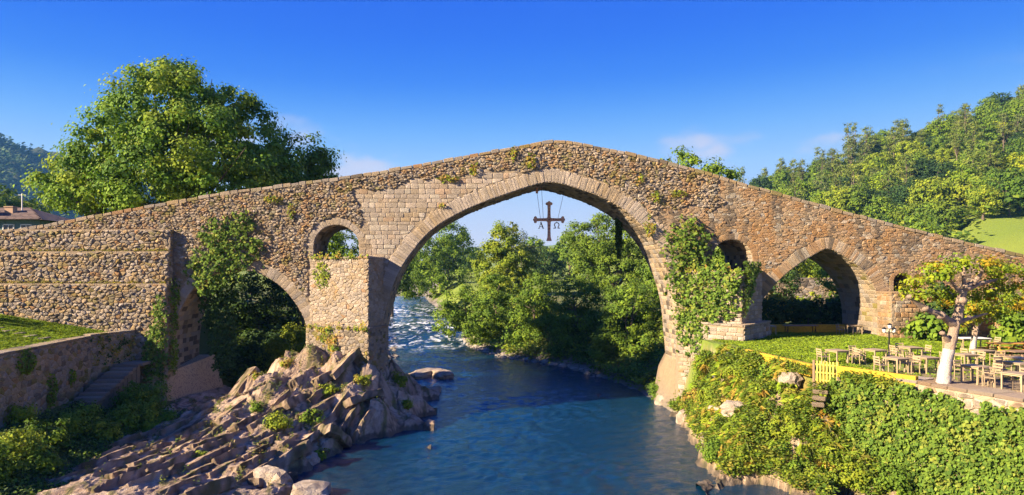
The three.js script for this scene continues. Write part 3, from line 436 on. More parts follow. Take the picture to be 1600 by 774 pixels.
    const q = (a, b, c, d) => { const h = new THREE.BufferGeometry(); h.setAttribute('position', new THREE.Float32BufferAttribute([a, b, c, a, c, d].map((k) => pts[k]).flat(), 3)); h.setAttribute('uv', new THREE.Float32BufferAttribute([0, 0, 1, 0, 1, 1, 0, 0, 1, 1, 0, 1], 2)); h.computeVertexNormals(); return h; };
    mesh('concrete_skirt', merge([g, q(4, 5, 6, 7), q(3, 0, 4, 7), q(1, 2, 6, 5)]), M.concrete, bridge);
  }
  // buttresses at the right end
  const buttress = (x0, x1, z1, y1, zl) => {
    mesh('buttress', box(x1 - x0, y1 + 1, z1, (x0 + x1) / 2, (y1 - 1) / 2, z1 / 2), M.mortar, bridge);
    for (const [F, l] of [[plane(x0, 4.8, z1, 1, 0), x1 - x0], [plane(x0, 4.8, 0, 0, 1), z1]]) for (const p of ashlarWall(Math.min(l, 14), y1 - 4.8)) { const t = trim(p, (u, v) => u > 0 && u < l && v > 0 && v < y1 - 4.8); if (t) stones.push(stone(t, F, { relief: 0.04, gap: 0.012, bevel: 0.16, rough: 0.6 }, TINT.ringRight, r)); }
    for (let x = x0 - 0.05; x < Math.min(x1, x0 + 13); x += 0.82) { const s = rbox(0.8, 0.13, z1 + 0.1, 0.03, x + 0.4, y1 + 0.06, z1 / 2), n = s.attributes.position.count, c3 = TINT.ringRight(x, y1, r), col = new Float32Array(n * 3); for (let i = 0; i < n; i++) col.set(c3, i * 3); s.setAttribute('color', new THREE.BufferAttribute(col, 3)); mesh('cap_stone', s, M.stone, bridge); }
  };
  buttress(29.6, 36.6, 1.5, 8.5); buttress(36.6, 60, 2.6, 7.7);
  // stepped approach wall on the left, three setbacks
  const tiers = [[11.45, 13.0, 0.45], [9.2, 11.45, 0.72], [-1, 9.2, 1.0]];
  for (const [y0, y1, z1] of tiers) {
    const x0 = -46, x1 = -20.45, yTop = (u) => Math.min(y1, topY(u) + 0.06), s = new THREE.Shape([new THREE.Vector2(x0, y0), new THREE.Vector2(x1, y0), new THREE.Vector2(x1, yTop(x1)), ...[-24, -28, -29, -30, -31, -32, -33, -34, -36, -40].map((u) => new THREE.Vector2(u, yTop(u))), new THREE.Vector2(x0, Math.max(y0 + 0.1, yTop(x0)))]);
    const g = new THREE.ExtrudeGeometry(s, { depth: z1, bevelEnabled: false }), uv2 = g.attributes.uv; for (let i = 0; i < uv2.count; i++) uv2.setXY(i, uv2.getX(i) * 0.5, uv2.getY(i) * 0.5); mesh('approach_wall', g, M.mortar, bridge);
    const lo = Math.max(y0, 2.5);
    for (const p of voronoi(-36.5, -20.3, lo - 0.4, Math.min(y1, 15.5) + 0.4, 0.33, 0.23, 1.0, r)) { const t = trim(p, (u, v) => u < x1 && v > lo && v < yTop(u) - 0.05); if (t) stones.push(stone(t, (u, v, h) => [u, v, z1 + h], { relief: 0.085, gap: 0.011, bevel: 0.27, rough: 1.1 }, TINT.wall, r)); }
    for (const p of rubbleWall(z1, Math.min(y1, 15.2) - lo)) { const t = trim(p, (u, v) => u > 0.02 && u < z1 && v > 0 && v < Math.min(y1, topY(x1)) - lo - 0.02); if (t) stones.push(stone(t, (u, v, h) => [x1 + h, lo + v, z1 - u], { relief: 0.05 }, TINT.wall, r)); }
  }
  // coping stones along the parapet
  for (let u = -36; u < 46;) { const w = 0.45 + 0.45 * r(), u1 = u + w, z1 = u1 < -20.4 && topY(u1) < 13.1 ? 0.5 : 0.07, y = (topY(u) + topY(u1)) / 2, s = rbox(w * 0.97, 0.2 + 0.1 * r(), z1 + 0.5, 0.045); s.rotateZ(Math.atan2(topY(u1) - topY(u), w) + (r() - 0.5) * 0.05); s.translate((u + u1) / 2, y - 0.1 + (r() - 0.5) * 0.06, (z1 - 0.5) / 2 + (r() - 0.5) * 0.05); const n = s.attributes.position.count, c3 = TINT.wall(u, y, r), col = new Float32Array(n * 3); for (let i = 0; i < n; i++) col.set(c3, i * 3); s.setAttribute('color', new THREE.BufferAttribute(col, 3)); mesh('coping_stone', s, M.stone, bridge); u = u1; }
  lay(bridge, stones, 'stone', 'small_stones', 300);
}
// ---------------------------------------------------------------- trees
function tree(name, label, base, lobes, o = {}) {
  const g = thing(name, label, o.category ?? 'tree', base, 0, o.group), loc = lobes.map(([x, y, z, ...q]) => [x - base[0], y - base[1], z - base[2], ...q]);
  mesh('trunk', limbs([0, 0, 0], loc, o.r0 ?? 0.3, (o.seed ?? 1) + 500, o.split ?? 0.4), o.bark ?? M.bark, g);
  mesh('crown', crown(loc, { ...o, clumps: o.clumps ?? 1 }), o.mat ?? M.leaf, g);
  return g;
}
// lobes given by where they are seen: [px, py, depth, radius px x, radius px y, depth radius m]
const seen = (list) => list.map(([px, py, z, rx, ry, rz]) => { const p = at(px, py, z), k = (CAM_Z - z) / FOCAL; return [p.x, p.y, p.z, rx * k, ry * k, rz ?? rx * k]; });
const gAt = (x, z) => groundY(x, z);
{ // the great tree behind the left approach
  const z = -11, x = atX(270, z);
  tree('chestnut_tree', 'huge spreading green tree rising behind the left approach of the bridge', [x, gAt(x, z), z], seen([[270, 175, -11, 80, 62, 6], [330, 165, -13, 70, 50, 5], [215, 195, -9, 62, 60, 5], [300, 235, -7, 95, 70, 5], [390, 215, -12, 52, 60, 5], [170, 245, -10, 48, 40, 4], [120, 262, -10, 46, 34, 3.5], [90, 300, -11, 34, 26, 3], [150, 305, -9, 62, 42, 4], [230, 290, -6, 75, 55, 4], [340, 280, -7, 80, 55, 4], [410, 270, -10, 50, 45, 4], [265, 118, -11, 32, 20, 2.5]]), { r0: 0.75, clumps: 1.5, clumpR: 0.85, per: 100, size: 0.195, pal: [[0.12, 0.23, 0.02], [0.17, 0.28, 0.022], [0.09, 0.18, 0.018], [0.22, 0.3, 0.022]], seed: 3, gap: -0.22, core: 0.55, split: 0.3 });
  const x2 = atX(470, -18);
  tree('chestnut_tree', 'rounded green tree right of the huge one, behind the bridge', [x2, gAt(x2, -18), -18], seen([[470, 250, -18, 48, 38, 4], [440, 280, -17, 45, 36, 4], [495, 275, -19, 32, 34, 3], [465, 300, -18, 55, 35, 4]]), { r0: 0.4, clumps: 1.5, clumpR: 0.75, per: 85, size: 0.19, pal: GREEN.mid, seed: 8 });
}
{ // trees seen through and beside the arches
  const list = [
    // name, label, px of trunk, depth, lobes, options
    ['alder_tree', 'tall green tree at the far river bend, left in the great arch', 690, -145, [[690, 372, -145, 42, 34], [665, 410, -143, 38, 34], [715, 400, -146, 34, 36], [690, 435, -142, 50, 30]], { clumpR: 1.3, size: 0.5, pal: GREEN.mid, r0: 0.5 }],
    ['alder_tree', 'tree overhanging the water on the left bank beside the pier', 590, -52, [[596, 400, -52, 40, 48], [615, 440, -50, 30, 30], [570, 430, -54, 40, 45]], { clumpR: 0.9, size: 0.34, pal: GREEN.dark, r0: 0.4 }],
    ['alder_tree', 'dark tree farther up the left bank, low over the rapids', 612, -88, [[618, 420, -88, 34, 36], [640, 445, -86, 26, 20], [590, 430, -90, 40, 40]], { clumpR: 1, size: 0.42, pal: GREEN.mid, r0: 0.4 }],
    ['poplar_tree', 'tall sunlit yellow green tree in the middle of the great arch', 785, -75, [[785, 380, -75, 26, 34], [770, 415, -74, 36, 34], [805, 420, -75, 34, 36], [785, 452, -73, 46, 34]], { clumpR: 0.8, size: 0.4, pal: GREEN.sun, r0: 0.3 }],
    ['poplar_tree', 'thin grey green tree with airy top behind the yellow green one', 812, -95, [[812, 385, -95, 22, 26], [830, 400, -95, 18, 20], [800, 365, -95, 10, 18]], { clumpR: 0.7, size: 0.36, per: 22, pal: GREEN.olive, r0: 0.25, mat: 'leafGrey', gap: 0 }],
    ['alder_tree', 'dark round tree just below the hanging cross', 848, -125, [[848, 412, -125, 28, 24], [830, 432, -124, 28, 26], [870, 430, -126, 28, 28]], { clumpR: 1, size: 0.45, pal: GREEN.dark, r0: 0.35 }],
    ['lime_tree', 'broad leafy tree at the right side of the great arch', 965, -42, [[940, 375, -42, 42, 44], [985, 365, -42, 44, 42], [915, 410, -41, 34, 38], [960, 430, -40, 60, 48], [1015, 410, -43, 44, 52], [905, 370, -44, 22, 24]], { clumpR: 0.7, size: 0.26, pal: [[0.13, 0.21, 0.02], [0.17, 0.25, 0.022], [0.1, 0.17, 0.02]], r0: 0.4, per: 44 }],
    ['lime_tree', 'leafy tree close behind the right pier of the great arch', 1040, -24, [[1035, 440, -24, 40, 55], [1060, 400, -26, 40, 45], [1030, 500, -22, 34, 45]], { clumpR: 0.65, size: 0.24, pal: GREEN.mid, r0: 0.3, per: 44 }],
    ['willow_tree', 'low willow leaning over the river at the bend', 728, -50, [[722, 480, -50, 34, 34], [700, 500, -49, 26, 24], [745, 500, -51, 32, 30]], { clumpR: 0.7, size: 0.3, pal: GREEN.mid, r0: 0.2 }],
    ['willow_tree', 'bushy willow behind the gravel bank, left of its middle', 775, -41, [[770, 490, -41, 34, 34], [750, 515, -39, 26, 26], [795, 512, -40, 30, 28], [775, 455, -43, 26, 24]], { clumpR: 0.6, size: 0.27, pal: GREEN.mid, r0: 0.2 }],
    ['willow_tree', 'bushy tree above the stony edge in mid arch', 835, -33, [[832, 490, -33, 38, 38], [860, 520, -31, 30, 26], [815, 520, -32, 28, 26], [845, 455, -35, 30, 28]], { clumpR: 0.6, size: 0.25, pal: GREEN.mid, r0: 0.22, mat: 'leaf' }],
    ['willow_tree', 'dark bushy tree right of the stony edge', 905, -27, [[900, 500, -27, 42, 40], [930, 530, -25, 32, 28], [880, 530, -26, 26, 24], [910, 460, -29, 36, 30]], { clumpR: 0.6, size: 0.24, pal: GREEN.mid, r0: 0.22 }],
    ['willow_tree', 'dark bush hanging over the water before the right pier', 985, -19, [[980, 510, -19, 44, 44], [1010, 550, -17, 34, 28], [955, 545, -18, 28, 26], [990, 470, -21, 40, 34]], { clumpR: 0.55, size: 0.22, pal: GREEN.mid, r0: 0.22 }],
    ['walnut_tree', 'treetop showing above the right slope of the bridge parapet', 1085, -17, [[1050, 252, -17, 24, 18], [1085, 272, -17, 40, 26], [1120, 275, -16, 30, 18], [1100, 310, -17, 60, 30], [1040, 300, -17, 30, 25]], { clumpR: 0.6, size: 0.28, per: 36, pal: GREEN.mid, r0: 0.35, gap: -0.1, core: 0.7 }],
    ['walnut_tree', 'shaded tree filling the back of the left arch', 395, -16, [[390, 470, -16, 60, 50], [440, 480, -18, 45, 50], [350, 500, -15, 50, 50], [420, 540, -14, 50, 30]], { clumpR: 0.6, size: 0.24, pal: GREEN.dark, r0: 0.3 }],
    ['walnut_tree', 'tree seen through the small round window left of the pier', 525, -28, [[530, 385, -28, 36, 36], [505, 400, -28, 36, 38], [545, 420, -27, 36, 34], [490, 450, -26, 50, 40]], { clumpR: 0.65, size: 0.26, pal: GREEN.mid, r0: 0.3 }],
    ['walnut_tree', 'bush in shade low behind the left arch', 455, -11, [[455, 545, -11, 36, 36], [430, 560, -11, 30, 26], [480, 560, -12, 30, 36]], { clumpR: 0.5, size: 0.2, pal: GREEN.sun, r0: 0.2 }],
    ['walnut_tree', 'tree behind the ivy clad window right of the great arch', 1125, -22, [[1120, 400, -22, 40, 45], [1140, 440, -21, 40, 40], [1100, 460, -21, 40, 50]], { clumpR: 0.65, size: 0.25, pal: GREEN.mid, r0: 0.3 }],
    ['garden_tree', 'sunlit garden tree high in the right arch opening', 1250, -48, [[1245, 410, -48, 42, 26], [1290, 420, -50, 36, 24], [1215, 425, -47, 34, 24]], { clumpR: 0.8, size: 0.3, pal: GREEN.sun, r0: 0.25 }],
    ['garden_tree', 'leafy tree at the right edge of the right arch opening', 1300, -26, [[1300, 425, -26, 26, 26], [1315, 445, -26, 20, 20]], { clumpR: 0.55, size: 0.22, pal: GREEN.mid, r0: 0.16 }],
    ['garden_tree', 'slim dark tree left in the right arch opening', 1228, -18, [[1222, 440, -18, 26, 34], [1230, 420, -19, 18, 22]], { clumpR: 0.45, size: 0.2, pal: GREEN.dark, r0: 0.12 }],
  ];
  list.forEach(([name, label, px, z, lobes, o], i) => { const x = atX(px, z), { mat, ...rest } = o; tree(name, label, [x, Math.max(gAt(x, z), waterY(z)), z], seen(lobes), { clumps: 1.25, seed: 20 + i, ...rest, per: Math.round((rest.per ?? 38) * 1.9), size: rest.size * 0.68, mat: mat ? M[mat] : M.leaf }); });
}
// ---- shrubs: one low mound of leaves on short stems
function shrub(label, x, y, z, rx, ry, o = {}) {
  const g = thing(o.name ?? 'shrub', label, o.category ?? 'shrub', [x, y, z], 0, o.group), r = rng(Math.round(x * 131 + z * 77 + 900));
  const lobes = [[0, ry * 0.55, 0, rx * 0.75, ry * 0.6, rx * 0.7], [rx * 0.45 * (r() - 0.2), ry * 0.4, rx * 0.4 * (r() - 0.3), rx * 0.6, ry * 0.5, rx * 0.6], [-rx * 0.45 * r(), ry * 0.35, rx * 0.3 * (r() - 0.5), rx * 0.6, ry * 0.5, rx * 0.55]];
  const st = []; for (let k = 0; k < 5; k++) st.push(taper([[(r() - 0.5) * 0.2 * rx, -0.2, (r() - 0.5) * 0.2 * rx], [(r() - 0.5) * rx * 0.6, ry * 0.4, (r() - 0.5) * rx * 0.6], [(r() - 0.5) * rx * 1.3, ry * 0.8, (r() - 0.5) * rx * 1.2]], [0.035, 0.025, 0.008], 5));
  mesh('stem', merge(st), M.bark, g);
  mesh('foliage', crown(lobes, { clumps: 1.2, clumpR: o.clumpR ?? 0.3, per: o.per ?? 26, size: o.size ?? 0.13, pal: o.pal ?? GREEN.mid, seed: Math.round(Math.abs(x * 37 + z * 91)) + 3, gap: -0.3, core: 0.35 }), o.mat ?? M.leaf, g);
  return g;
}
// ---- ivy: leaves standing off a face; F maps (u, v, h); mask(u, v) 0..1
function ivy(label, F, u0, u1, v0, v1, mask, o = {}) {
  const r = rng(o.seed ?? 5), L = new Leaves(), n = Math.round((u1 - u0) * (v1 - v0) * (o.density ?? 55) * 1.7), pal = o.pal ?? GREEN.ivy, N = (() => { const a = F(0, 0, 0), b = F(0, 0, 1); return [b[0] - a[0], b[1] - a[1], b[2] - a[2]]; })();
  for (let k = 0; k < n; k++) {
    const u = lerp(u0, u1, r()), v = lerp(v0, v1, r()), m = mask(u, v); if (m <= 0 || r() > m * 1.4) continue;
    const bulge = (o.depth ?? 0.3) * m * (0.45 + 0.75 * clamp(0.5 + fbm(u * 1.1 + 3, v * 0.9)) ), h = 0.04 + bulge * Math.pow(r(), 0.55), p = F(u, v, h);
    L.add(p[0], p[1], p[2], (o.size ?? 0.17) * 0.78 * (0.4 + 1.15 * r()), N[0] + (r() - 0.5) * 1.5, N[1] + 0.45 + (r() - 0.5) * 1.3, N[2] + (r() - 0.5) * 1.5, jit(pal[Math.floor(clamp(r() * 0.5 + 0.5 * (0.5 + n2(u * 0.9, v * 0.9)), 0, 0.999) * pal.length)], r, 0.3), r, 0.62);
  }
  const m = mesh(o.name ?? 'ivy', L.build(), o.mat ?? M.leaf); return tag(m, label, o.category ?? 'ivy', o.group);
}
const face0 = (u, v, h) => [u, v, h];
const blob = (list) => (u, v) => { let m = 0; for (const [cx, cy, rx, ry] of list) m = Math.max(m, 1.15 - ((u - cx) / rx) ** 2 - ((v - cy) / ry) ** 2 + 0.55 * n2(u * 1.3, v * 1.3) + 0.3 * n2(u * 3.1, v * 3.1)); return clamp(m); };
const blobPx = (list) => blob(list.map(([px, py, rx, ry]) => [U(px), V(py), rx / 22, ry / 22]));
{
  ivy('ivy patch spread over the crown of the left arch', face0, U(285), U(425), V(470), V(325), blobPx([[355, 375, 44, 36], [348, 412, 54, 30], [325, 436, 30, 26], [380, 350, 22, 20], [398, 385, 18, 16]]), { depth: 0.5, seed: 31, density: 80 });
  // curtain hanging in the left arch
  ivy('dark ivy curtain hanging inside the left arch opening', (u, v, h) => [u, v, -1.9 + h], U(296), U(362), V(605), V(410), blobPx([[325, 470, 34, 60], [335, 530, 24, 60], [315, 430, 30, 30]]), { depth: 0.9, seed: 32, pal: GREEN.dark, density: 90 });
  ivy('ivy column climbing the corner of the left approach wall', (u, v, h) => [u, v, 1.02 + h], -22.6, -20.2, 1.6, 9, blob([[-21.2, 4, 1.0, 1.6], [-21, 5.6, 0.8, 1.5], [-20.8, 7.2, 0.5, 1.2]]), { depth: 0.5, seed: 33, density: 80 });
  ivy('ivy clump on the shaded inner corner of the left arch', (u, v, h) => [-20.35 + h, v, 1 - u], 0, 2.2, 2.6, 9.6, blob([[0.4, 4.2, 0.9, 1.4], [0.9, 8.2, 0.9, 1.6], [0.5, 6.4, 0.5, 1.2]]), { depth: 0.4, seed: 34, pal: GREEN.mid, density: 80 });
  { const c = CUT.rightUp.plan, F = plane(c[0][0], 0, c[0][1], c[1][0] - c[0][0], c[1][1] - c[0][1]), F2 = plane(c[1][0], 0, c[1][1], c[2][0] - c[1][0], c[2][1] - c[1][1]), g = new THREE.Group();
    ivy('thick ivy climbing the wall above the right pier', face0, U(1020), U(1140), V(560), V(335), blobPx([[1072, 385, 36, 42], [1078, 430, 40, 55], [1085, 500, 34, 60], [1110, 440, 26, 34]]), { depth: 0.75, seed: 35, density: 95 });
    ivy('leafy ivy mound covering the left face of the right cutwater', F, -0.2, 4.3, 3.2, 10.6, blob([[2.6, 9.2, 2.2, 1.3], [2.2, 8.0, 2.0, 1.6], [1.4, 6, 1.2, 2.2]]), { depth: 0.7, seed: 36, density: 95 });
    ivy('ivy fringe wrapping the shaded right face of the right cutwater', F2, -0.1, 2.4, 6.8, 10.7, (u, v) => clamp(0.6 + (v - 7.3 - u * 1.35) * 0.9 + 0.4 * n2(u * 2, v * 2)), { depth: 0.55, seed: 37, density: 95 });
    ivy('ivy trail running down to the foot of the right pier', F, 0.2, 2.2, 1.2, 6.4, blob([[1.0, 5, 0.6, 1.6], [0.9, 3.2, 0.35, 1.6]]), { depth: 0.3, seed: 38, density: 80 }); }
  ivy('ivy covering the terrace wall above the water', plane(17.75, 0, 15.15, 1.6, 3.1), 0, 3.5, 0.1, 5.5, (u, v) => clamp(1.15 + 0.7 * n2(u * 0.8, v * 0.8 + 3) + (v > 5.1 + 0.25 * n2(u * 2, 1) ? -1.6 : 0)), { depth: 0.6, seed: 39, density: 300, size: 0.12 });
  ivy('ivy covering the wall under the terrace tables', plane(19.35, 0, 18.25, 1.1, 3.45), 0, 8, 0.1, 5.5, (u, v) => clamp(1.15 + 0.7 * n2(u * 0.8 + 9, v * 0.8 + 3) - 1.8 * Math.exp(-(((u - 2.3) / 0.5) ** 2) - (((v - 5) / 0.45) ** 2)) + (v > 5.1 + 0.2 * n2(u * 2, 4) ? -1.6 : 0)), { depth: 0.6, seed: 40, density: 300, size: 0.12 });
  // hanging strand under the arch
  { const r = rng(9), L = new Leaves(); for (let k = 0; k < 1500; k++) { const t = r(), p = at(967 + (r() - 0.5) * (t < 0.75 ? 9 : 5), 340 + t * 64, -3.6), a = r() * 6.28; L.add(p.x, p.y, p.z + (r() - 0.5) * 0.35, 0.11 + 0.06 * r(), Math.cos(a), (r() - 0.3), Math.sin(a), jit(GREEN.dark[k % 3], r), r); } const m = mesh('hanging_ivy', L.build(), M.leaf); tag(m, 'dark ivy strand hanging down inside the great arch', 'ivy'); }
}
// ---- weeds rooted in the masonry
{
  const spots = [['weed tuft on the parapet face above the crown of the great arch', 803, 240, 5, 14], ['larger weed tuft right of the crown weed', 829, 250, 9, 14], ['weed on the rubble left of the crown', 741, 266, 8, 10], ['ochre weed clump below the parapet, above the pale spandrel', 700, 280, 16, 7], ['weed hanging at the joint above the window left of the pier', 455, 333, 6, 16], ['moss clump along the ledge left of the round window', 425, 312, 16, 6], ['weed on the pale stones left of the great arch', 690, 322, 6, 4], ['weed tuft in the rubble right of the crown', 1000, 282, 8, 9], ['larger weed tuft above the thick ivy', 1026, 309, 8, 10], ['weed clump on the rubble right of the thick ivy top', 1060, 303, 14, 6], ['weed on the right haunch of the great arch ring', 1015, 355, 9, 16]];
  for (const [label, px, py, rx, ry] of spots) ivy(label, face0, U(px - rx * 1.6), U(px + rx * 1.6), V(py + ry * 1.5), V(py - ry * 1.5), blobPx([[px, py, rx, ry]]), { name: 'wall_plant', category: 'wall plant', depth: 0.3, size: 0.12, density: 130, pal: GREEN.dry.concat(GREEN.sun), seed: px });
  const top = CUT.leftUp, lowp = CUT.leftLow;
  for (const [label, c, y, s, pal] of [['weeds growing along the top ledge of the left pier', top, top.y1 + 0.1, 1, GREEN.dry.concat(GREEN.sun, GREEN.sun)], ['weeds on the lower ledge of the left pier', lowp, lowp.y1 + 0.05, 2, GREEN.sun.concat(GREEN.dry)], ['weeds on top of the right cutwater', CUT.rightUp, CUT.rightUp.y1 + 0.1, 3, GREEN.dry.concat(GREEN.sun)]]) { const [A, B] = c.plan, l = Math.hypot(B[0] - A[0], B[1] - A[1]); ivy(label, plane(A[0], y - 0.1, A[1], B[0] - A[0], B[1] - A[1]), 0, l, 0, 0.7, (u, v) => clamp(0.75 + 0.7 * n2(u * 1.4 + s * 9, 1) - v * 1.8), { name: 'wall_plant', category: 'wall plant', depth: 0.25, size: 0.12, density: 150, pal, seed: 60 + s }); }
  { const c = CUT.leftLow, [A, B] = c.plan; ivy('trailing plant hanging down the lower part of the left pier', plane(A[0], 0, A[1], B[0] - A[0], B[1] - A[1]), 0.5, 5, 3.5, 6.2, blob([[1.9, 5.6, 1.0, 0.7], [2.6, 4.8, 0.5, 0.9]]), { name: 'wall_plant', category: 'wall plant', depth: 0.3, size: 0.13, density: 100, pal: GREEN.mid.concat(GREEN.dry), seed: 71 }); const d = CUT.leftUp, [A2, B2] = d.plan; ivy('climbing plant on the upper left corner of the left pier', plane(A2[0], 0, A2[1], B2[0] - A2[0], B2[1] - A2[1]), 0, 3, 7.5, 10.9, (u, v) => clamp(1.2 - ((u - 1.1) / 0.75) ** 2 - ((v - 9.8) / 1.0) ** 2 + 0.2 * n2(u * 3, v * 3)), { name: 'wall_plant', category: 'wall plant', depth: 0.2, size: 0.12, density: 90, pal: GREEN.sun, seed: 72 }); }
  // moss along the two setbacks of the left approach wall
  for (const [y, z, label] of [[11.45, 0.6, 'yellow moss along the upper setback of the left approach wall'], [9.2, 0.86, 'yellow moss along the lower setback of the left approach wall']]) ivy(label, (u, v, h) => [u, y + v, z - 0.05 + h], -35, -20.5, 0, 0.2, (u, v) => clamp(0.75 + 0.6 * n2(u * 0.9, y) - v * 3), { name: 'moss', category: 'moss', depth: 0.2, size: 0.07, density: 260, pal: [[0.34, 0.27, 0.03], [0.26, 0.24, 0.03], [0.2, 0.2, 0.03]], seed: Math.round(y * 7) });
}
// ---- woods on the right hill: each tree its own object, shared crowns
{
  const r = rng(404), kinds = [];
  const proto = (lobes, o) => { const g = new THREE.Group(); const t = mesh('trunk', limbs([0, 0, 0], lobes, o.r0 ?? 0.3, o.seed + 70, 0.45, 6), M.bark, g); mesh('crown', crown(lobes, o), M.leaf, g); return g; };
  const H = 1;
  kinds.push(proto([[0, 8, 0, 4, 3.6, 4], [2.2, 6, 1.4, 3, 2.8, 3], [-2.4, 6.2, -1, 3, 2.6, 3], [0.4, 10.2, 0, 2.4, 2, 2.4]], { clumpR: 1.0, per: 30, size: 0.42, pal: GREEN.mid, seed: 201, clumps: 1.3 }));
  kinds.push(proto([[0, 7, 0, 4.6, 3, 4.6], [2.8, 5, 0, 2.8, 2.4, 2.8], [-2.8, 5.4, 1, 3, 2.4, 3], [0, 4, 2.5, 3, 2.4, 2.6]], { clumpR: 1.0, per: 30, size: 0.42, pal: GREEN.sun, seed: 202, clumps: 1.3 }));
  kinds.push(proto([[0, 13.5, 0, 2.6, 3, 2.6], [1.2, 10.5, 0.6, 2.6, 2.4, 2.4], [-1.6, 9.6, 0, 2.4, 2.2, 2.4], [0.2, 16, 0, 1.6, 1.6, 1.6]], { clumpR: 0.9, per: 24, size: 0.36, pal: GREEN.olive, seed: 203, clumps: 1.1, gap: -0.1, core: 0.6, r0: 0.28 }));
  kinds.push(proto([[0, 6, 0, 4.2, 3.6, 4.2], [2, 4.6, 2, 3, 2.8, 3], [-2.2, 4.4, 1, 3, 2.8, 3]], { clumpR: 0.95, per: 30, size: 0.4, pal: GREEN.dark, seed: 204, clumps: 1.4 }));
  kinds.push(proto([[0, 12, 0, 2, 5, 2], [0.6, 8, 0.4, 2.4, 3.4, 2.4], [-0.4, 17, 0, 1.2, 2.6, 1.2]], { clumpR: 0.9, per: 24, size: 0.36, pal: GREEN.olive, seed: 205, clumps: 1.1, gap: -0.1, r0: 0.25 }));
  const LABEL = ['round green tree in the right hillside wood', 'bright yellow green tree on the right hillside', 'tall thin open crowned tree on the right hill', 'dark green round tree in the right hillside wood', 'slender pale tree on the right hill'], NAME = ['woodland_tree', 'woodland_tree', 'eucalyptus_tree', 'woodland_tree', 'eucalyptus_tree'];
  const group = 'trees of the wood on the right hill', placed = [];
  const meadow = (px, py) => px > 1525 && py > 352 - (px - 1530) * 0.12 + 8 * n2(px * 0.03, 2);
  const put = (x, z, k, s) => {
    const src = kinds[k], c = src.clone(); c.name = numbered(NAME[k]); scene.add(c); c.position.set(x, groundY(x, z) - 0.3, z); c.scale.setScalar(s); c.rotation.y = r() * 6.28;
    const crownMesh = c.children[1]; crownMesh.material = [M.leaf, M.leafSun, M.leaf, M.leafOlive, M.leafDark][Math.floor(r() * 5)]; if (k === 3) crownMesh.material = M.leafDark; if (k === 2 || k === 4) crownMesh.material = r() < 0.6 ? M.leafOlive : M.leafGrey;
    const dd = CAM_Z - z, ax = x * FOCAL / dd + 720; tag(c, LABEL[k] + (ax < 1260 ? ', left part' : ax < 1400 ? ', middle part' : ax < 1510 ? ', right part' : ', far right') + (dd < 190 ? ' near foot' : dd < 260 ? ' at mid height' : ' near top'), 'tree', group); placed.push(c);
  };
  // by rows of distance, only where the photograph can see the slope
  const spots = [];
  for (let d = 140; d < 420; d += 8 + (d - 140) * 0.014) {
    for (let px = 1140 + r() * 20; px < 1690; ) {
      const stepM = (5.6 + r() * 4) * (1 + (d - 140) / 600), x = (px - 720) * d / FOCAL, z = CAM_Z - d + (r() - 0.5) * 8, y = groundY(x, z), py = 423 - (y - CAM_Y) * FOCAL / d;
      px += stepM * FOCAL / d;
      const edge = table(TOP.map(([u, v]) => [u * 22 + 720, 423 - (v - CAM_Y) * 22]), px);
      if (py > edge + 60 || meadow(px, py) || hillPlane(x, z) < 1) continue;
      const crest = d > 300, q = r();
      spots.push([x, z, crest ? (q < 0.25 ? 2 : q < 0.4 ? 4 : q < 0.8 ? 0 : 3) : d < 190 ? (q < 0.5 ? 1 : q < 0.8 ? 0 : 3) : (q < 0.4 ? 0 : q < 0.62 ? 1 : q < 0.82 ? 3 : 2), (0.72 + r() * 0.5) * (d < 170 ? 0.9 : 1.0), d]);
    }
  }
  spots.slice(0, 298).forEach(([x, z, k, s]) => put(x, z, k, s));
  { const rest = spots.slice(298), grp = thing('distant_wood', 'distant wood along the upper slope and crest of the right hill', 'wood'); grp.userData.kind = 'stuff';
    kinds.forEach((src, k) => { const list = rest.filter((q) => q[2] === k); if (!list.length) return; const im = new THREE.InstancedMesh(src.children[1].geometry, [M.leaf, M.leafSun, M.leafOlive, M.leafDark, M.leafGrey][k], list.length), o = new THREE.Object3D(); list.forEach(([x, z, , s], n) => { o.position.set(x, groundY(x, z) - 0.3, z); o.rotation.set(0, r() * 6.28, 0); o.scale.setScalar(s); o.updateMatrix(); im.setMatrixAt(n, o.matrix); }); im.name = 'crowns'; im.castShadow = im.receiveShadow = true; im.userData.kind = 'stuff'; grp.add(im); }); }
  // understorey that closes the wood between the trunks
  { const L = new Leaves(); for (let k = 0; k < 26000; k++) { const d = 130 + 300 * Math.pow(r(), 0.8), px = 1130 + r() * 560, x = (px - 720) * d / FOCAL, z = CAM_Z - d; const y = groundY(x, z), py = 423 - (y - CAM_Y) * FOCAL / d; if (hillPlane(x, z) < 0 || meadow(px, py)) continue; const h = (1.5 + 3.5 * clamp(0.5 + n2(x * 0.09, z * 0.09))) * Math.sqrt(r()); L.add(x + (r() - 0.5) * 4, y + h, z + (r() - 0.5) * 4, 0.9 + r() * 0.7, r() - 0.5, 0.7, r() - 0.3, jit(r() < 0.5 ? GREEN.mid[k % 3] : GREEN.sun[k % 3], r, 0.25), r, 0.7); } const m = mesh('undergrowth', L.build(), M.leaf); tag(m, 'dense undergrowth between the trees of the right hill', 'undergrowth'); m.userData.kind = 'stuff'; }
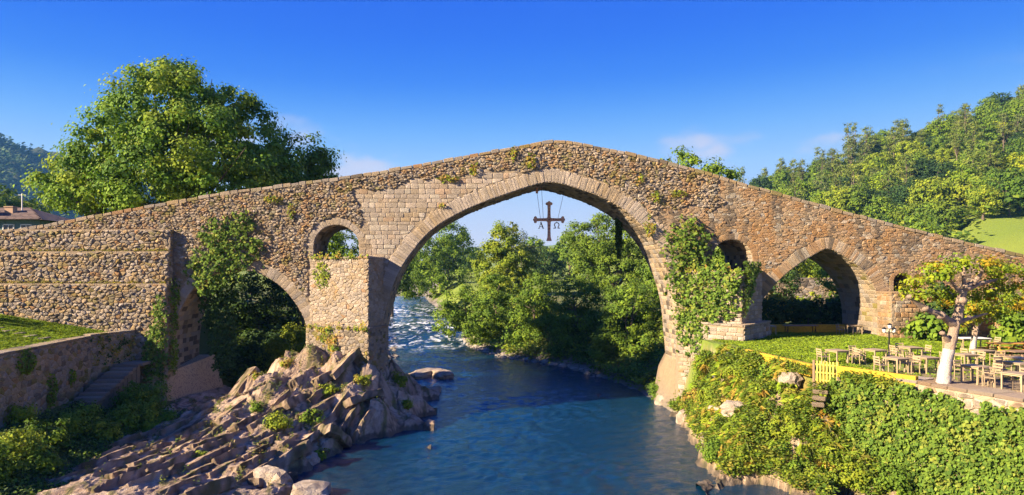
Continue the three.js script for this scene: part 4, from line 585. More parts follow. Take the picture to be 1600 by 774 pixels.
  // canopy of the far ridge: far too distant to tell the trees apart
  { const L = new Leaves(); const hy = (x, z) => { const a = smooth(-380, -1000, x + 0.25 * (z + 1000)); return -20 + 262 * a * smooth(-780, -1060, z) + fbm(x * 0.004, z * 0.004) * 55 * a + fbm(x * 0.03, z * 0.03) * 26 * a + fbm(x * 0.09, z * 0.09, 3) * 22 * a; }; for (let k = 0; k < 16000; k++) { const z = -820 - r() * 420, x = -(CAM_Z - z) * (0.6 + 0.28 * r()), h = 16 * Math.sqrt(r()); L.add(x, hy(x, z) + h * (0.6 + 0.5 * n2(x * 0.05, z * 0.05)), z, 3 + 3 * r(), r() - 0.5, 0.6, r() - 0.2, jit(GREEN.dark[k % 3], r, 0.3), r, 0.7); } const m = mesh('far_wood', L.build(), M.leaf); tag(m, 'wood on the hazy blue ridge at the far left', 'wood'); m.userData.kind = 'stuff'; }
  [[700, -215, 1.5, 'far tree beyond the bend at the left of the sky gap'], [735, -205, 1.4, 'far tree just left of the yellow green poplar'], [835, -185, 1.3, 'far round tree left below the hanging cross'], [862, -195, 1.25, 'far tree right below the hanging cross'], [890, -180, 1.4, 'far tree between the cross and the broad tree'], [918, -170, 1.5, 'far tree behind the broad leafy tree'], [655, -200, 1.5, 'far tree above the rapids at the left']].forEach(([px, z, s, label], i) => { const x = atX(px, z), c = kinds[[0, 3, 0, 1, 0, 3, 0][i]].clone(); c.name = numbered('far_tree'); scene.add(c); c.scale.setScalar(s); c.rotation.y = i * 1.7; c.position.set(x, groundY(x, z) - 0.4, z); tag(c, label, 'tree'); });
  // trees behind the house on the left
  [[-6, -118, 1.25, 'rounded tree far left, behind the house roof'], [22, -128, 1.2, 'sunlit tree behind the roof antenna on the left'], [48, -122, 1.0, 'small sunlit tree between the house and the huge tree']].forEach(([px, z, s, label], i) => { const x = atX(px, z), c = kinds[[0, 1, 1][i]].clone(); c.name = numbered('field_tree'); scene.add(c); c.scale.setScalar(s); c.position.set(x, atY([298, 300, 306][i], z) - 11 * s, z); tag(c, label, 'tree'); c.position.y = Math.max(c.position.y, groundY(x, z) - 0.5); });
}
// ---- house behind the left approach
{
  const z = -30, x1 = atX(62, z), w = 13, dp = 9, x0 = x1 - w, yG = 5.5, eave = atY(344, z), ridge = atY(320, z + 0), h = thing('house', 'house with brown hipped roof and teal upper wall behind the left end', 'house', [0, 0, 0]);
  const teal = std({ color: rgb(0.12, 0.2, 0.19), map: T.mottle }), roofM = std({ color: rgb(0.11, 0.07, 0.055), map: T.mottle, bumpMap: T.grain, bumpScale: 0.03 }), frameM = std({ color: rgb(0.7, 0.68, 0.64) }), glass = new THREE.MeshPhysicalMaterial({ color: rgb(0.03, 0.035, 0.04), roughness: 0.08 }), tile = [0.8, 1, 1.2].map((k) => std({ color: rgb(0.115 * k, 0.075 * k, 0.06 * k), map: T.mottle }));
  mesh('wall', box(w, eave - yG, dp, x0 + w / 2, (eave + yG) / 2, z - dp / 2), teal, h);
  const o = 0.8, A = [x0 - o, eave, z + o], B = [x1 + o, eave, z + o], C = [x1 + o, eave, z - dp - o], D = [x0 - o, eave, z - dp - o], E = [x0 + 4, ridge, z - dp / 2], F = [x1 - 4, ridge, z - dp / 2];
  const g = new THREE.BufferGeometry(); const tri = [A, B, F, A, F, E, B, C, F, C, D, E, C, E, F, D, A, E, A, D, C, A, C, B].flat(); g.setAttribute('position', new THREE.Float32BufferAttribute(tri, 3)); g.setAttribute('uv', new THREE.Float32BufferAttribute(new Array(tri.length / 3 * 2).fill(0).map((_, i) => (i * 0.37) % 1), 2)); g.computeVertexNormals();
  const roof = mesh('roof', g, roofM, h);
  const sl = Math.hypot(ridge - eave, dp / 2 + o), ang = Math.atan2(ridge - eave, dp / 2 + o), r = rng(5);
  for (let row = 0; row < 9; row++) { const f = (row + 0.5) / 9, lo = lerp(A[0], E[0], f) + 0.2, hi = lerp(B[0], F[0], f) - 0.2, m = Math.floor((hi - lo) / 0.95); for (let k = 0; k < m; k++) { const s = new THREE.BoxGeometry((hi - lo) / m * 0.94, 0.06, sl / 9 * 1.05); s.rotateX(ang + 0.03); s.translate(lo + (k + 0.5) * (hi - lo) / m, lerp(eave, ridge, f) + 0.06, lerp(z + o, z - dp / 2, f)); mesh('tile', s, tile[Math.floor(r() * 3)], roof); } }
  const ch = mesh('chimney', merge([box(1.0, 1.0, 0.8, x1 - 5, ridge - 0.6, z - 2.2), box(1.15, 0.12, 0.95, x1 - 5, ridge - 0.06, z - 2.2)]), std({ color: rgb(0.5, 0.33, 0.22), map: T.mottle }), roof);
  mesh('dormer', merge([box(2.2, 0.9, 1.6, x1 - 7.4, eave + 1.1, z - 0.8), box(2.6, 0.14, 2, x1 - 7.4, eave + 1.62, z - 0.7)]), tile[0], roof);
  for (const x of [x1 - 1.6, x1 - 3.7, x1 - 6.2, x1 - 8.4, x1 - 10.8]) { const wn = mesh('window', merge([box(1.3, 0.12, 0.12, x, eave - 0.55, z + 0.05), box(1.3, 0.12, 0.12, x, eave - 2.1, z + 0.05), box(0.12, 1.6, 0.12, x - 0.62, eave - 1.32, z + 0.05), box(0.12, 1.6, 0.12, x + 0.62, eave - 1.32, z + 0.05), box(0.07, 1.5, 0.1, x, eave - 1.32, z + 0.05)]), frameM, h); mesh('pane', box(1.2, 1.5, 0.04, x, eave - 1.32, z + 0.025), glass, wn); }
  mesh('antenna', merge([bar([x1 - 4.2, ridge - 0.6, z - 3], [x1 - 4.2, ridge + 1.7, z - 3], 0.06), bar([x1 - 4.7, ridge + 1.5, z - 3], [x1 - 3.7, ridge + 1.5, z - 3], 0.03)]), frameM, h);
}
// ---- left terrace: retaining wall, steps, path, and the row of tall hedging beyond the frame that shades the lawn
function stoneWall(name, label, p, q, y0, y1, thick, tint, opt, cu = 0.42, cv = 0.3, seed = 1) {
  const r = rng(seed), g = thing(name, label, 'wall'), l = Math.hypot(q[0] - p[0], q[1] - p[1]), F = plane(p[0], y0, p[1], q[0] - p[0], q[1] - p[1]), H = y1 - y0, dx = (q[0] - p[0]) / l, dz = (q[1] - p[1]) / l, stones = [];
  const b = new THREE.BoxGeometry(l, H, thick); b.rotateY(-Math.atan2(dz, dx)); b.translate((p[0] + q[0]) / 2 + dz * thick / 2, (y0 + y1) / 2, (p[1] + q[1]) / 2 - dx * thick / 2); mesh('core', b, M.mortar, g);
  for (const poly of voronoi(-0.4, l + 0.4, -0.3, H + 0.4, cu, cv, 0.9, r)) { const t = trim(poly, (u, v) => u > 0 && u < l && v > 0 && v < H); if (t) stones.push(stone(t, F, opt, tint, r)); }
  lay(g, stones, 'stone', 'small_stones', 300);
  for (let u = 0; u < l;) { const w = Math.min(l - u, 0.5 + 0.5 * r()); if (w < 0.1) break; const s = rbox(w * 0.97, 0.14, thick + 0.1, 0.03), m = u + w / 2; s.rotateY(-Math.atan2(dz, dx)); s.translate(p[0] + dx * m + dz * thick / 2, y1 + 0.06 + 0.02 * r(), p[1] + dz * m - dx * thick / 2); const n = s.attributes.position.count, c3 = tint(m, y1, r), col = new Float32Array(n * 3); for (let i = 0; i < n; i++) col.set(c3, i * 3); s.setAttribute('color', new THREE.BufferAttribute(col, 3)); mesh('coping_stone', s, M.stone, g); u += w; }
  return g;
}
{
  stoneWall('retaining_wall', 'mossy stone retaining wall holding up the lawn on the left', [-23.4, 13.4], [-23.9, 4.2], 0.8, 5.75, 1.4, TINT.damp, { relief: 0.05, gap: 0.016, bevel: 0.3, rough: 0.7 }, 0.42, 0.28, 61);
  stoneWall('retaining_wall', 'short stone wall joining the retaining wall to the bridge', [-23.9, 4.2], [-22.6, 1.05], 1.5, 5.85, 0.6, TINT.damp, { relief: 0.05, gap: 0.016, bevel: 0.3, rough: 0.7 }, 0.38, 0.28, 62);
  const st = thing('stone_steps', 'flight of worn stone steps down beside the mossy wall', 'steps', [0, 0, 0]), r = rng(3), mats = [0.8, 1, 1.15].map((k) => std({ color: rgb(0.3 * k, 0.25 * k, 0.19 * k), map: T.mottle, bumpMap: T.grain, bumpScale: 0.03 }));
  for (let k = 0; k < 12; k++) { const f = k / 11, y = lerp(3.75, 1.75, f), z = lerp(2.6, 7.8, f), x = lerp(-22.3, -22.75, f); mesh('step', rbox(1.5 + 0.12 * r(), 0.2, 0.56, 0.03, x, y, z + 0.03 * r(), 0.06 * (r() - 0.5) + 0.08), mats[k % 3], st); mesh('riser_fill', box(1.42, 1.1, 0.44, x, y - 0.66, z), mats[0], st); }
  mesh('landing', rbox(1.5, 0.2, 1.3, 0.04, -22.1, 3.78, 1.85), mats[1], st);
  // path edging across the lawn
  const pth = thing('stone_path', 'narrow grey flagstone path across the shaded lawn', 'path'), pr = rng(8);
  for (let k = 0; k < 11; k++) { const f = k / 10, x = lerp(-24.6, -33, f), z = lerp(6.5, 6.2, f) + 0.3 * Math.sin(k); mesh('flagstone', rbox(0.78, 0.12, 0.75 + 0.2 * pr(), 0.03, x, lawnLeft(x, z) + 0.03 + 0.02 * pr(), z, 0.15 * (pr() - 0.5)), mats[k % 3], pth); }
  // clipped trees outside the frame; their shadow lies across the lawn
  [[-44, 9.5], [-45, 14.5], [-44, 19.5]].forEach(([x, z], i) => tree('garden_tree', ['clipped round tree on the lawn nearest the bridge, left of the view', 'middle one of the clipped trees left of the view', 'last of the clipped trees left of the view'][i], [x, lawnLeft(x, z), z], [[x, 11.6, z, 3.0, 3.2, 3.0], [x + 1, 10.2, z + 1, 2.6, 2, 2.4]], { r0: 0.25, clumpR: 0.7, per: 30, size: 0.3, pal: GREEN.mid, seed: 300 + i, clumps: 1.4 }));
}
// ---- low plants on the left bank
{
  const P = [['shrub at the lower left corner below the wall', 20, 700, 15.5, 1.5, 1.2], ['dark shrub under the middle of the retaining wall', 70, 680, 13, 1.3, 1.1], ['shrub left of the foot of the steps', 118, 668, 10.5, 1.2, 1.0], ['yellowish shrub below the steps', 165, 680, 10, 1.1, 0.9], ['tall bush right of the steps', 205, 620, 5.2, 1.3, 1.9], ['bush against the left abutment', 240, 610, 5.6, 1.0, 2.2], ['low bush before the concrete skirt', 232, 668, 7.4, 1.1, 0.9], ['low bush at the end of the rock slab', 195, 660, 8.4, 1.1, 1.0], ['sprawling shrub at the very left edge', -10, 720, 17.5, 1.4, 1.0], ['small shrub under the wall at the left', 35, 655, 12, 0.9, 1.2], ['shrub near the rock slab at lower left', 60, 725, 15.5, 1.1, 0.8], ['small bush at the stair foot', 140, 645, 8.6, 0.7, 0.7], ['bush between the steps and the abutment', 222, 640, 6.6, 1.2, 1.4], ['low bush right below the abutment corner', 262, 650, 7.0, 0.7, 0.6]];
  P.forEach(([label, px, py, z, rx, ry], i) => { const x = atX(px, z), y = Math.max(groundY(x, z), 0.1) - 0.1; shrub(label, x, y, z, rx, Math.max(ry, (atY(py - 25, z) - y) * 0.9), { pal: i % 3 === 0 ? GREEN.sun : GREEN.mid, size: 0.1, per: 44, clumpR: 0.32 }); });
  [['leafy creeper over the coping of the retaining wall', 2.6, 5.1, 0.9, 0.8], ['creeper trailing down the retaining wall at its middle', 4.9, 3.2, 0.5, 1.1], ['small fern on the retaining wall near the steps', 7.0, 3.6, 0.4, 0.5]].forEach(([label, u, v, rx, ry], i) => ivy(label, plane(-23.4, 0, 13.4, -0.5, -9.2), u - 2, u + 2, v - 1.6, Math.min(6.1, v + 1.3), (a, b) => clamp(1.1 - ((a - u) / rx) ** 2 - ((b - v) / ry) ** 2 + 0.15 * n2(a * 3, b * 3)), { name: 'wall_plant', category: 'wall plant', depth: 0.3, size: 0.13, density: 120, pal: GREEN.mid, seed: 80 + i }));
  ivy('dark moss and ferns over the end of the retaining wall', plane(-23.9, 0, 4.2, 1.3, -3.15), 0, 3.3, 3.9, 5.8, (u, v) => clamp(0.5 + 0.8 * n2(u * 1.2, v)), { name: 'wall_plant', category: 'wall plant', depth: 0.2, size: 0.1, density: 90, pal: GREEN.dry.concat(GREEN.dark), seed: 88 });
}
// ---- plants on the rock outcrop
{
  const spots = [['bushy green plant in the cleft of the rock', -10.2, 9.6, 0.9, 0.8], ['long dark green plant down the rock face', -8.6, 8.2, 0.8, 0.7], ['plant on the rock under the pier', -8.4, 5.2, 0.8, 0.6], ['small plant low on the rock by the water', -7.6, 11.0, 0.6, 0.4], ['bush on the rock right of the pier', -4.3, 0.6, 0.6, 0.9], ['yellow moss cushion left of the pier foot', -11.6, 2.2, 0.6, 0.35], ['yellow plant at the left brow of the rock', -13.4, 3.3, 0.5, 0.4], ['plant in a crack in the middle of the rock', -12.2, 7.2, 0.5, 0.35], ['grey green bush at the tip of the rock', -3.6, 2.6, 0.6, 0.6], ['mossy plant under the pier corner', -6.4, 3.9, 0.7, 0.5], ['weed near the foot of the rock slab', -13.0, 13.2, 0.35, 0.25]];
  spots.forEach(([label, x, z, rx, ry], i) => shrub(label, x, rockY(x, z) - 0.08, z, rx, ry, { size: 0.1, clumpR: 0.22, pal: [5, 6, 9].includes(i) ? GREEN.dry.concat(GREEN.sun) : i % 2 ? GREEN.mid : GREEN.sun }));
}
// ---- boulders
function boulderGeo(seed, sx, sy, sz) { const g = new THREE.IcosahedronGeometry(1, 3), p = g.attributes.position; for (let i = 0; i < p.count; i++) { let x = p.getX(i), y = p.getY(i), z = p.getZ(i); const c = Math.max(Math.abs(x) * 0.9, Math.abs(y), Math.abs(z) * 0.95, (Math.abs(x + y + z)) * 0.62), k = lerp(1, 0.8 / c, 0.7) * (1 + 0.2 * fbm3(x * 1.2 + seed, y * 1.2, z * 1.2) + 0.07 * n3(x * 5, y * 5 + seed, z * 5)); p.setXYZ(i, x * k * sx, y * k * sy, z * k * sz); } const f = g.index ? g.toNonIndexed() : g; f.computeVertexNormals(); const q = f.attributes.position, col = []; for (let i = 0; i < q.count; i++) { const n = fbm3(q.getX(i) * 1.5 + seed, q.getY(i) * 1.5, q.getZ(i) * 1.5); col.push(...mix3([0.3, 0.23, 0.17], [0.5, 0.43, 0.36], clamp(0.5 + n))); } f.setAttribute('color', new THREE.Float32BufferAttribute(col, 3)); return f; }
{
  const B = [['large pale boulder in the water at the bottom of the picture', 485, 770, 16.6, 0.9, 0.5, 0.7], ['leaning slab of rock left of the pale boulder', 425, 752, 15.6, 0.6, 0.7, 1.0], ['boulder standing at the water under the rock', 478, 722, 12, 0.6, 0.55, 0.6], ['flat dark rock in the stream beyond the pier', 665, 585, -16, 2.4, 0.55, 1.2], ['dark rock just behind the flat one', 690, 586, -15, 1.2, 0.5, 0.9], ['small rock in the water beside the outcrop tip', 676, 612, -6, 0.6, 0.35, 0.5], ['tiny rock off the outcrop tip', 683, 608, -8, 0.4, 0.3, 0.4], ['pale boulder under the right pier foot', 1075, 655, 3, 0.8, 0.7, 0.8], ['boulder in the shade by the right pier', 1040, 628, -3, 0.9, 0.6, 0.8], ['pale rock at the middle of the right bank', 1150, 690, 11.5, 0.7, 0.45, 0.6], ['pale rock at the lower right bank', 1125, 660, 9, 0.6, 0.5, 0.6], ['pale crag beside the gate', 1235, 617, 13.2, 0.5, 0.45, 0.45], ['pale stone at the left of the right bank', 1105, 640, 6, 0.5, 0.4, 0.5], ['stone low on the right bank by the water', 1108, 705, 11.5, 0.5, 0.35, 0.5]];
  B.forEach(([label, px, py, z, sx, sy, sz], i) => { const p = at(px, py, z), m = mesh('boulder', boulderGeo(i * 3.7 + 1, sx, sy, sz), M.rock); m.position.copy(p); if (i < 9) m.position.y = Math.max(0.05 + sy * 0.1, Math.min(p.y, 0.5)); else m.position.y = bankY(p.x, z) + sy * 0.1; m.rotation.y = i * 1.3; tag(m, label, 'boulder'); });
  // gravel along the far bank: many stones nobody could count
  const r = rng(55), g = []; for (let k = 0; k < 700; k++) { const z = -48 + r() * 33, side = r() < 0.7, e = side ? table(RIGHT_EDGE, z) : table(LEFT_EDGE, z), x = side ? e + (r() - 0.35) * 2.2 : e - (r() - 0.5) * 3.4, s = 0.12 + 0.35 * r() * r(), q = new THREE.IcosahedronGeometry(s, 0); q.scale(1.2, 0.7, 1); q.rotateY(r() * 6); q.translate(x, Math.max(groundY(x, z), waterY(z) - 0.05) + s * 0.2, z); const c = 0.7 + 0.6 * r(), col = []; for (let i = 0; i < q.attributes.position.count; i++) col.push(0.34 * c, 0.3 * c, 0.26 * c); q.setAttribute('color', new THREE.Float32BufferAttribute(col, 3)); g.push(q); }
  const m = mesh('gravel', mergeGeometries(g), M.rock); tag(m, 'grey stones of the gravel banks along the river behind the bridge', 'gravel'); m.userData.kind = 'stuff';
}
// ---- plants on the right bank
{
  const r = rng(21), spots = [['yellow bush at the top of the bank by the cutwater', 1110, 575, 7.5, 0.9, 0.7, 'sun'], ['green bush in the middle of the upper bank', 1155, 590, 9.5, 0.9, 0.8, 'sun'], ['green plant under the long yellow kerb', 1205, 575, 11.5, 0.8, 0.6, 'mid'], ['bush at the left foot of the bank', 1100, 620, 6.5, 0.8, 0.6, 'dry'], ['leafy bush above the pale rocks', 1200, 620, 12.4, 0.8, 0.7, 'sun'], ['bright green bush on the lower bank', 1180, 665, 12.6, 1.0, 0.8, 'sun'], ['dark bush by the water at the bank corner', 1120, 715, 13, 0.9, 0.9, 'mid'], ['green bush hanging to the water', 1165, 730, 14.2, 1.0, 0.9, 'sun'], ['large bush below the gate', 1240, 680, 14.6, 1.2, 1.1, 'sun'], ['dark green bush right below the gate steps', 1290, 700, 15.2, 1.0, 1.2, 'mid'], ['orange leaved bush under the gate', 1285, 650, 14.9, 0.7, 0.6, 'rust'], ['wide bush at the foot of the ivy wall', 1330, 735, 16.8, 1.1, 1.1, 'sun'], ['low bush at the bottom edge below the ivy', 1400, 760, 18, 1.0, 0.9, 'mid'], ['bush at the bank below the orange leaves', 1235, 730, 15.4, 1.0, 0.9, 'mid'], ['bush by the water at the bottom edge', 1275, 755, 16.2, 1.0, 0.8, 'sun'], ['green tuft beside the three spotlights', 1160, 560, 9, 0.6, 0.5, 'mid'], ['ochre weeds left of the spotlights', 1090, 560, 5, 0.6, 0.5, 'dry'], ['weeds on the slope under the right pier', 1080, 600, 4, 0.6, 0.5, 'dry'], ['ochre weeds in the centre of the bank', 1140, 635, 10.2, 0.8, 0.5, 'dry'], ['grey green bush on the shaded foot behind the pier', 1030, 590, -4.5, 0.8, 1.5, 'mid']];
  spots.forEach(([label, px, py, z, rx, ry, pal]) => { const p = at(px, py, z); shrub(label, p.x, Math.min(p.y, z > -3 ? bankY(p.x, z) + 0.25 : 0.2) - 0.1, z, rx, ry, { size: 0.085, clumpR: 0.25, pal: GREEN[pal], per: 52 }); });
  // grasses and small weeds over the bank
  const blade = (n, h, w, seed) => { const q = rng(seed), L = new Leaves(); for (let k = 0; k < n; k++) L.add((q() - 0.5) * w, h * (0.3 + 0.25 * q()), (q() - 0.5) * w, h * (0.4 + 0.4 * q()), q() - 0.5, 0.25, q() - 0.5, [1, 1, 1], q, 0.16); return L.build(); };
  const leafy = (n, h, seed) => { const q = rng(seed), L = new Leaves(); for (let k = 0; k < n; k++) L.add((q() - 0.5) * h, h * q() * 0.8, (q() - 0.5) * h, h * 0.17, q() - 0.5, 0.6, q() - 0.5, [1, 1, 1], q, 0.6); return L.build(); };
  const scatter = (name, label, geo, n, spot, pal, size) => { const m = new THREE.InstancedMesh(geo, M.leaf, n), o = new THREE.Object3D(), c = new THREE.Color(); let k = 0; for (let t = 0; t < n * 6 && k < n; t++) { const p = spot(); if (!p) continue; o.position.set(...p); o.rotation.set((r() - 0.5) * 0.4, r() * 6.28, (r() - 0.5) * 0.4); o.scale.setScalar(size * (0.6 + 0.8 * r())); o.updateMatrix(); m.setMatrixAt(k, o.matrix); const q = jit(pal[Math.floor(r() * pal.length)], r, 0.25); m.setColorAt(k, c.setRGB(...q)); k++; } m.count = k; m.name = numbered(name); m.castShadow = m.receiveShadow = true; scene.add(m); tag(m, label, name.replaceAll('_', ' ')); m.userData.kind = 'stuff'; };
  scatter('bank_weeds', 'small weeds and ground cover all over the sunny right bank', leafy(30, 0.5, 5), 4200, () => { const x = 12 + r() * 8, z = -1 + r() * 21; if (x > table(TERRACE_EDGE, z)) return null; const y = bankY(x, z); if (y < 0.35 || fbm(x * 0.6 + 5, z * 0.6 + y * 0.5) < (z < 13 ? 0.0 : -0.12)) return null; if (((x - 14.7) / 1.1) ** 2 + ((z - 10) / 1.4) ** 2 < 1 || ((x - 16.4) / 0.7) ** 2 + ((z - 13) / 0.9) ** 2 < 1) return null; return [x, y, z]; }, GREEN.sun.concat(GREEN.sun, GREEN.mid, GREEN.mid, GREEN.dry.slice(1, 3)), 1);
  scatter('kerb_weeds', 'weeds straggling over the yellow kerbs', leafy(26, 0.4, 15), 240, () => { const z = 8.4 + r() * 9.7, e = table(TERRACE_EDGE, z), x = e - 0.12 - 0.25 * r(); if (n2(z * 1.1, 3) < -0.1 || Math.abs(z - 14.8) < 0.5) return null; return [x, 5.0 + 0.2 * r(), z]; }, GREEN.sun.concat(GREEN.mid, GREEN.dry.slice(2, 3)), 1);
  scatter('bank_grass', 'tufts of dry and green grass on the right bank', blade(16, 0.55, 0.3, 6), 2600, () => { const x = 13 + r() * 7, z = 0 + r() * 18; if (x > table(TERRACE_EDGE, z)) return null; const y = bankY(x, z); if (y < 0.6 || fbm(x * 0.6 - 5, z * 0.6 + y * 0.5) < 0) return null; return [x, y, z]; }, GREEN.sun.concat(GREEN.grass, GREEN.dry.slice(0, 2)), 1);
  scatter('lawn_grass', 'mown grass of the riverside terrace lawn', blade(12, 0.16, 0.3, 7), 26000, () => { const x = 16.5 + r() * 26, z = -3 + r() * 21; const e = table(TERRACE_EDGE, z); if (x < e + 0.25) return null; if (groundColour(x, TERRACE, z)[1] < 0.155 && r() < 0.9) return null; if (z > 12.5 && x > 19.5 && r() < 0.95) return null; return [x, groundY(x, z), z]; }, GREEN.grass, 1);
  scatter('lawn_grass', 'mown grass of the sloping lawn at the left', blade(12, 0.15, 0.3, 8), 16000, () => { const x = -36 + r() * 12, z = 1.2 + r() * 12; return [x, groundY(x, z), z]; }, GREEN.grass, 1);
  scatter('bank_weeds', 'undergrowth on the shaded left bank', leafy(16, 0.5, 9), 1900, () => { const x = -23 + r() * 5.5, z = 3 + r() * 17; const y = groundY(x, z); if (x > -22 && z < 6.5) return null; return [x, y, z]; }, GREEN.mid.concat(GREEN.dark), 1);
  scatter('bank_weeds', 'brushwood along the river banks behind the bridge', leafy(18, 0.9, 10), 3600, () => { const z = -8 - r() * 70, s = r() < 0.7, x = s ? table(RIGHT_EDGE, z) + 0.6 + r() * 9 : table(LEFT_EDGE, z) - 0.8 - r() * 8; return [x, groundY(x, z), z]; }, GREEN.mid.concat(GREEN.sun), 1.3);
  scatter('bank_weeds', 'shaded brushwood in the channel behind the left arch', leafy(34, 1.1, 12), 900, () => { const x = -20 + r() * 13, z = -5.5 - r() * 12; if (x > table(LEFT_EDGE, z)) return null; return [x, groundY(x, z), z]; }, GREEN.mid.concat(GREEN.dark), 1.2);
  scatter('rock_moss', 'moss and small weeds in the cracks of the rock', leafy(14, 0.3, 11), 900, () => { const x = -19 + r() * 15, z = -1 + r() * 18, y = rockY(x, z); if (y < 0.5 || fbm(x * 0.9 - 7, z * 0.9 + y * 0.7) < 0.1) return null; return [x, y - 0.03, z]; }, GREEN.dry.concat(GREEN.mid, GREEN.sun), 1);
}
// ---- behind the right arch
{
  const hedge = thing('hedge', 'dark clipped hedge behind the low yellow wall in the right arch', 'hedge', [0, 0, 0]); const x0 = atX(1170, -8), x1 = atX(1330, -8);
  const lob = []; for (let x = x0; x < x1; x += 1) lob.push([x, TERRACE + 1.1, -8 + 0.4 * n2(x, 1), 0.9, 1.3, 0.8]); mesh('foliage', crown(lob, { clumps: 1.1, clumpR: 0.32, per: 26, size: 0.16, pal: GREEN.dark, seed: 90, core: 0.4 }), M.leaf, hedge); mesh('stem', merge([0, 1, 2, 3, 4, 5, 6].map((k) => taper([[x0 + 0.5 + k * 1.1, TERRACE - 0.4, -8], [x0 + 0.6 + k * 1.1, TERRACE + 0.7, -8], [x0 + 0.5 + k * 1.1, TERRACE + 1.6, -8.1]], [0.06, 0.05, 0.02], 5))), M.bark, hedge);
  shrub('golden flowering bush above the hedge in the right arch', atX(1215, -12), TERRACE, -12, 1.8, 2.7, { pal: [[0.5, 0.36, 0.03], [0.3, 0.28, 0.03], [0.42, 0.3, 0.03]], size: 0.2, clumpR: 0.4 });
  shrub('pale green bush right of the golden one', atX(1262, -14), TERRACE, -14, 1.7, 2.4, { pal: GREEN.sun, size: 0.2, clumpR: 0.4 });
  shrub('bush with pale stalks at the right of the arch view', atX(1300, -13), TERRACE, -13, 1.2, 2.3, { pal: GREEN.mid.concat(GREEN.dry), size: 0.18, clumpR: 0.4 });
  stoneWall('garden_wall', 'grey stone garden wall far back in the right arch', [atX(1195, -38), -38], [atX(1330, -38), -38], 5.5, atY(436, -38), 0.5, TINT.vault, { relief: 0.05, gap: 0.02, bevel: 0.3, rough: 0.6 }, 0.6, 0.4, 65);
  const yw = thing('yellow_wall', 'low ochre yellow wall closing the back of the right arch', 'wall'); mesh('wall', rbox(6.9, 0.66, 0.3, 0.03, (atX(1200, -4.4) + atX(1325, -4.4)) / 2, TERRACE + 0.2, -4.4), M.yellow, yw); 
  shrub('round leafy bush against the bridge buttress', atX(1452, 3), TERRACE, 3, 1.5, 2.0, { size: 0.24, clumpR: 0.4, pal: GREEN.mid });
  shrub('dark bush behind the pollarded tree', atX(1470, 2.6), TERRACE, 2.6, 1.4, 3.4, { size: 0.22, clumpR: 0.4, pal: GREEN.dark });
  shrub('leafy bush at the right end of the terrace', atX(1590, 4), TERRACE, 4, 1.6, 3.2, { size: 0.22, clumpR: 0.4, pal: GREEN.mid });
}
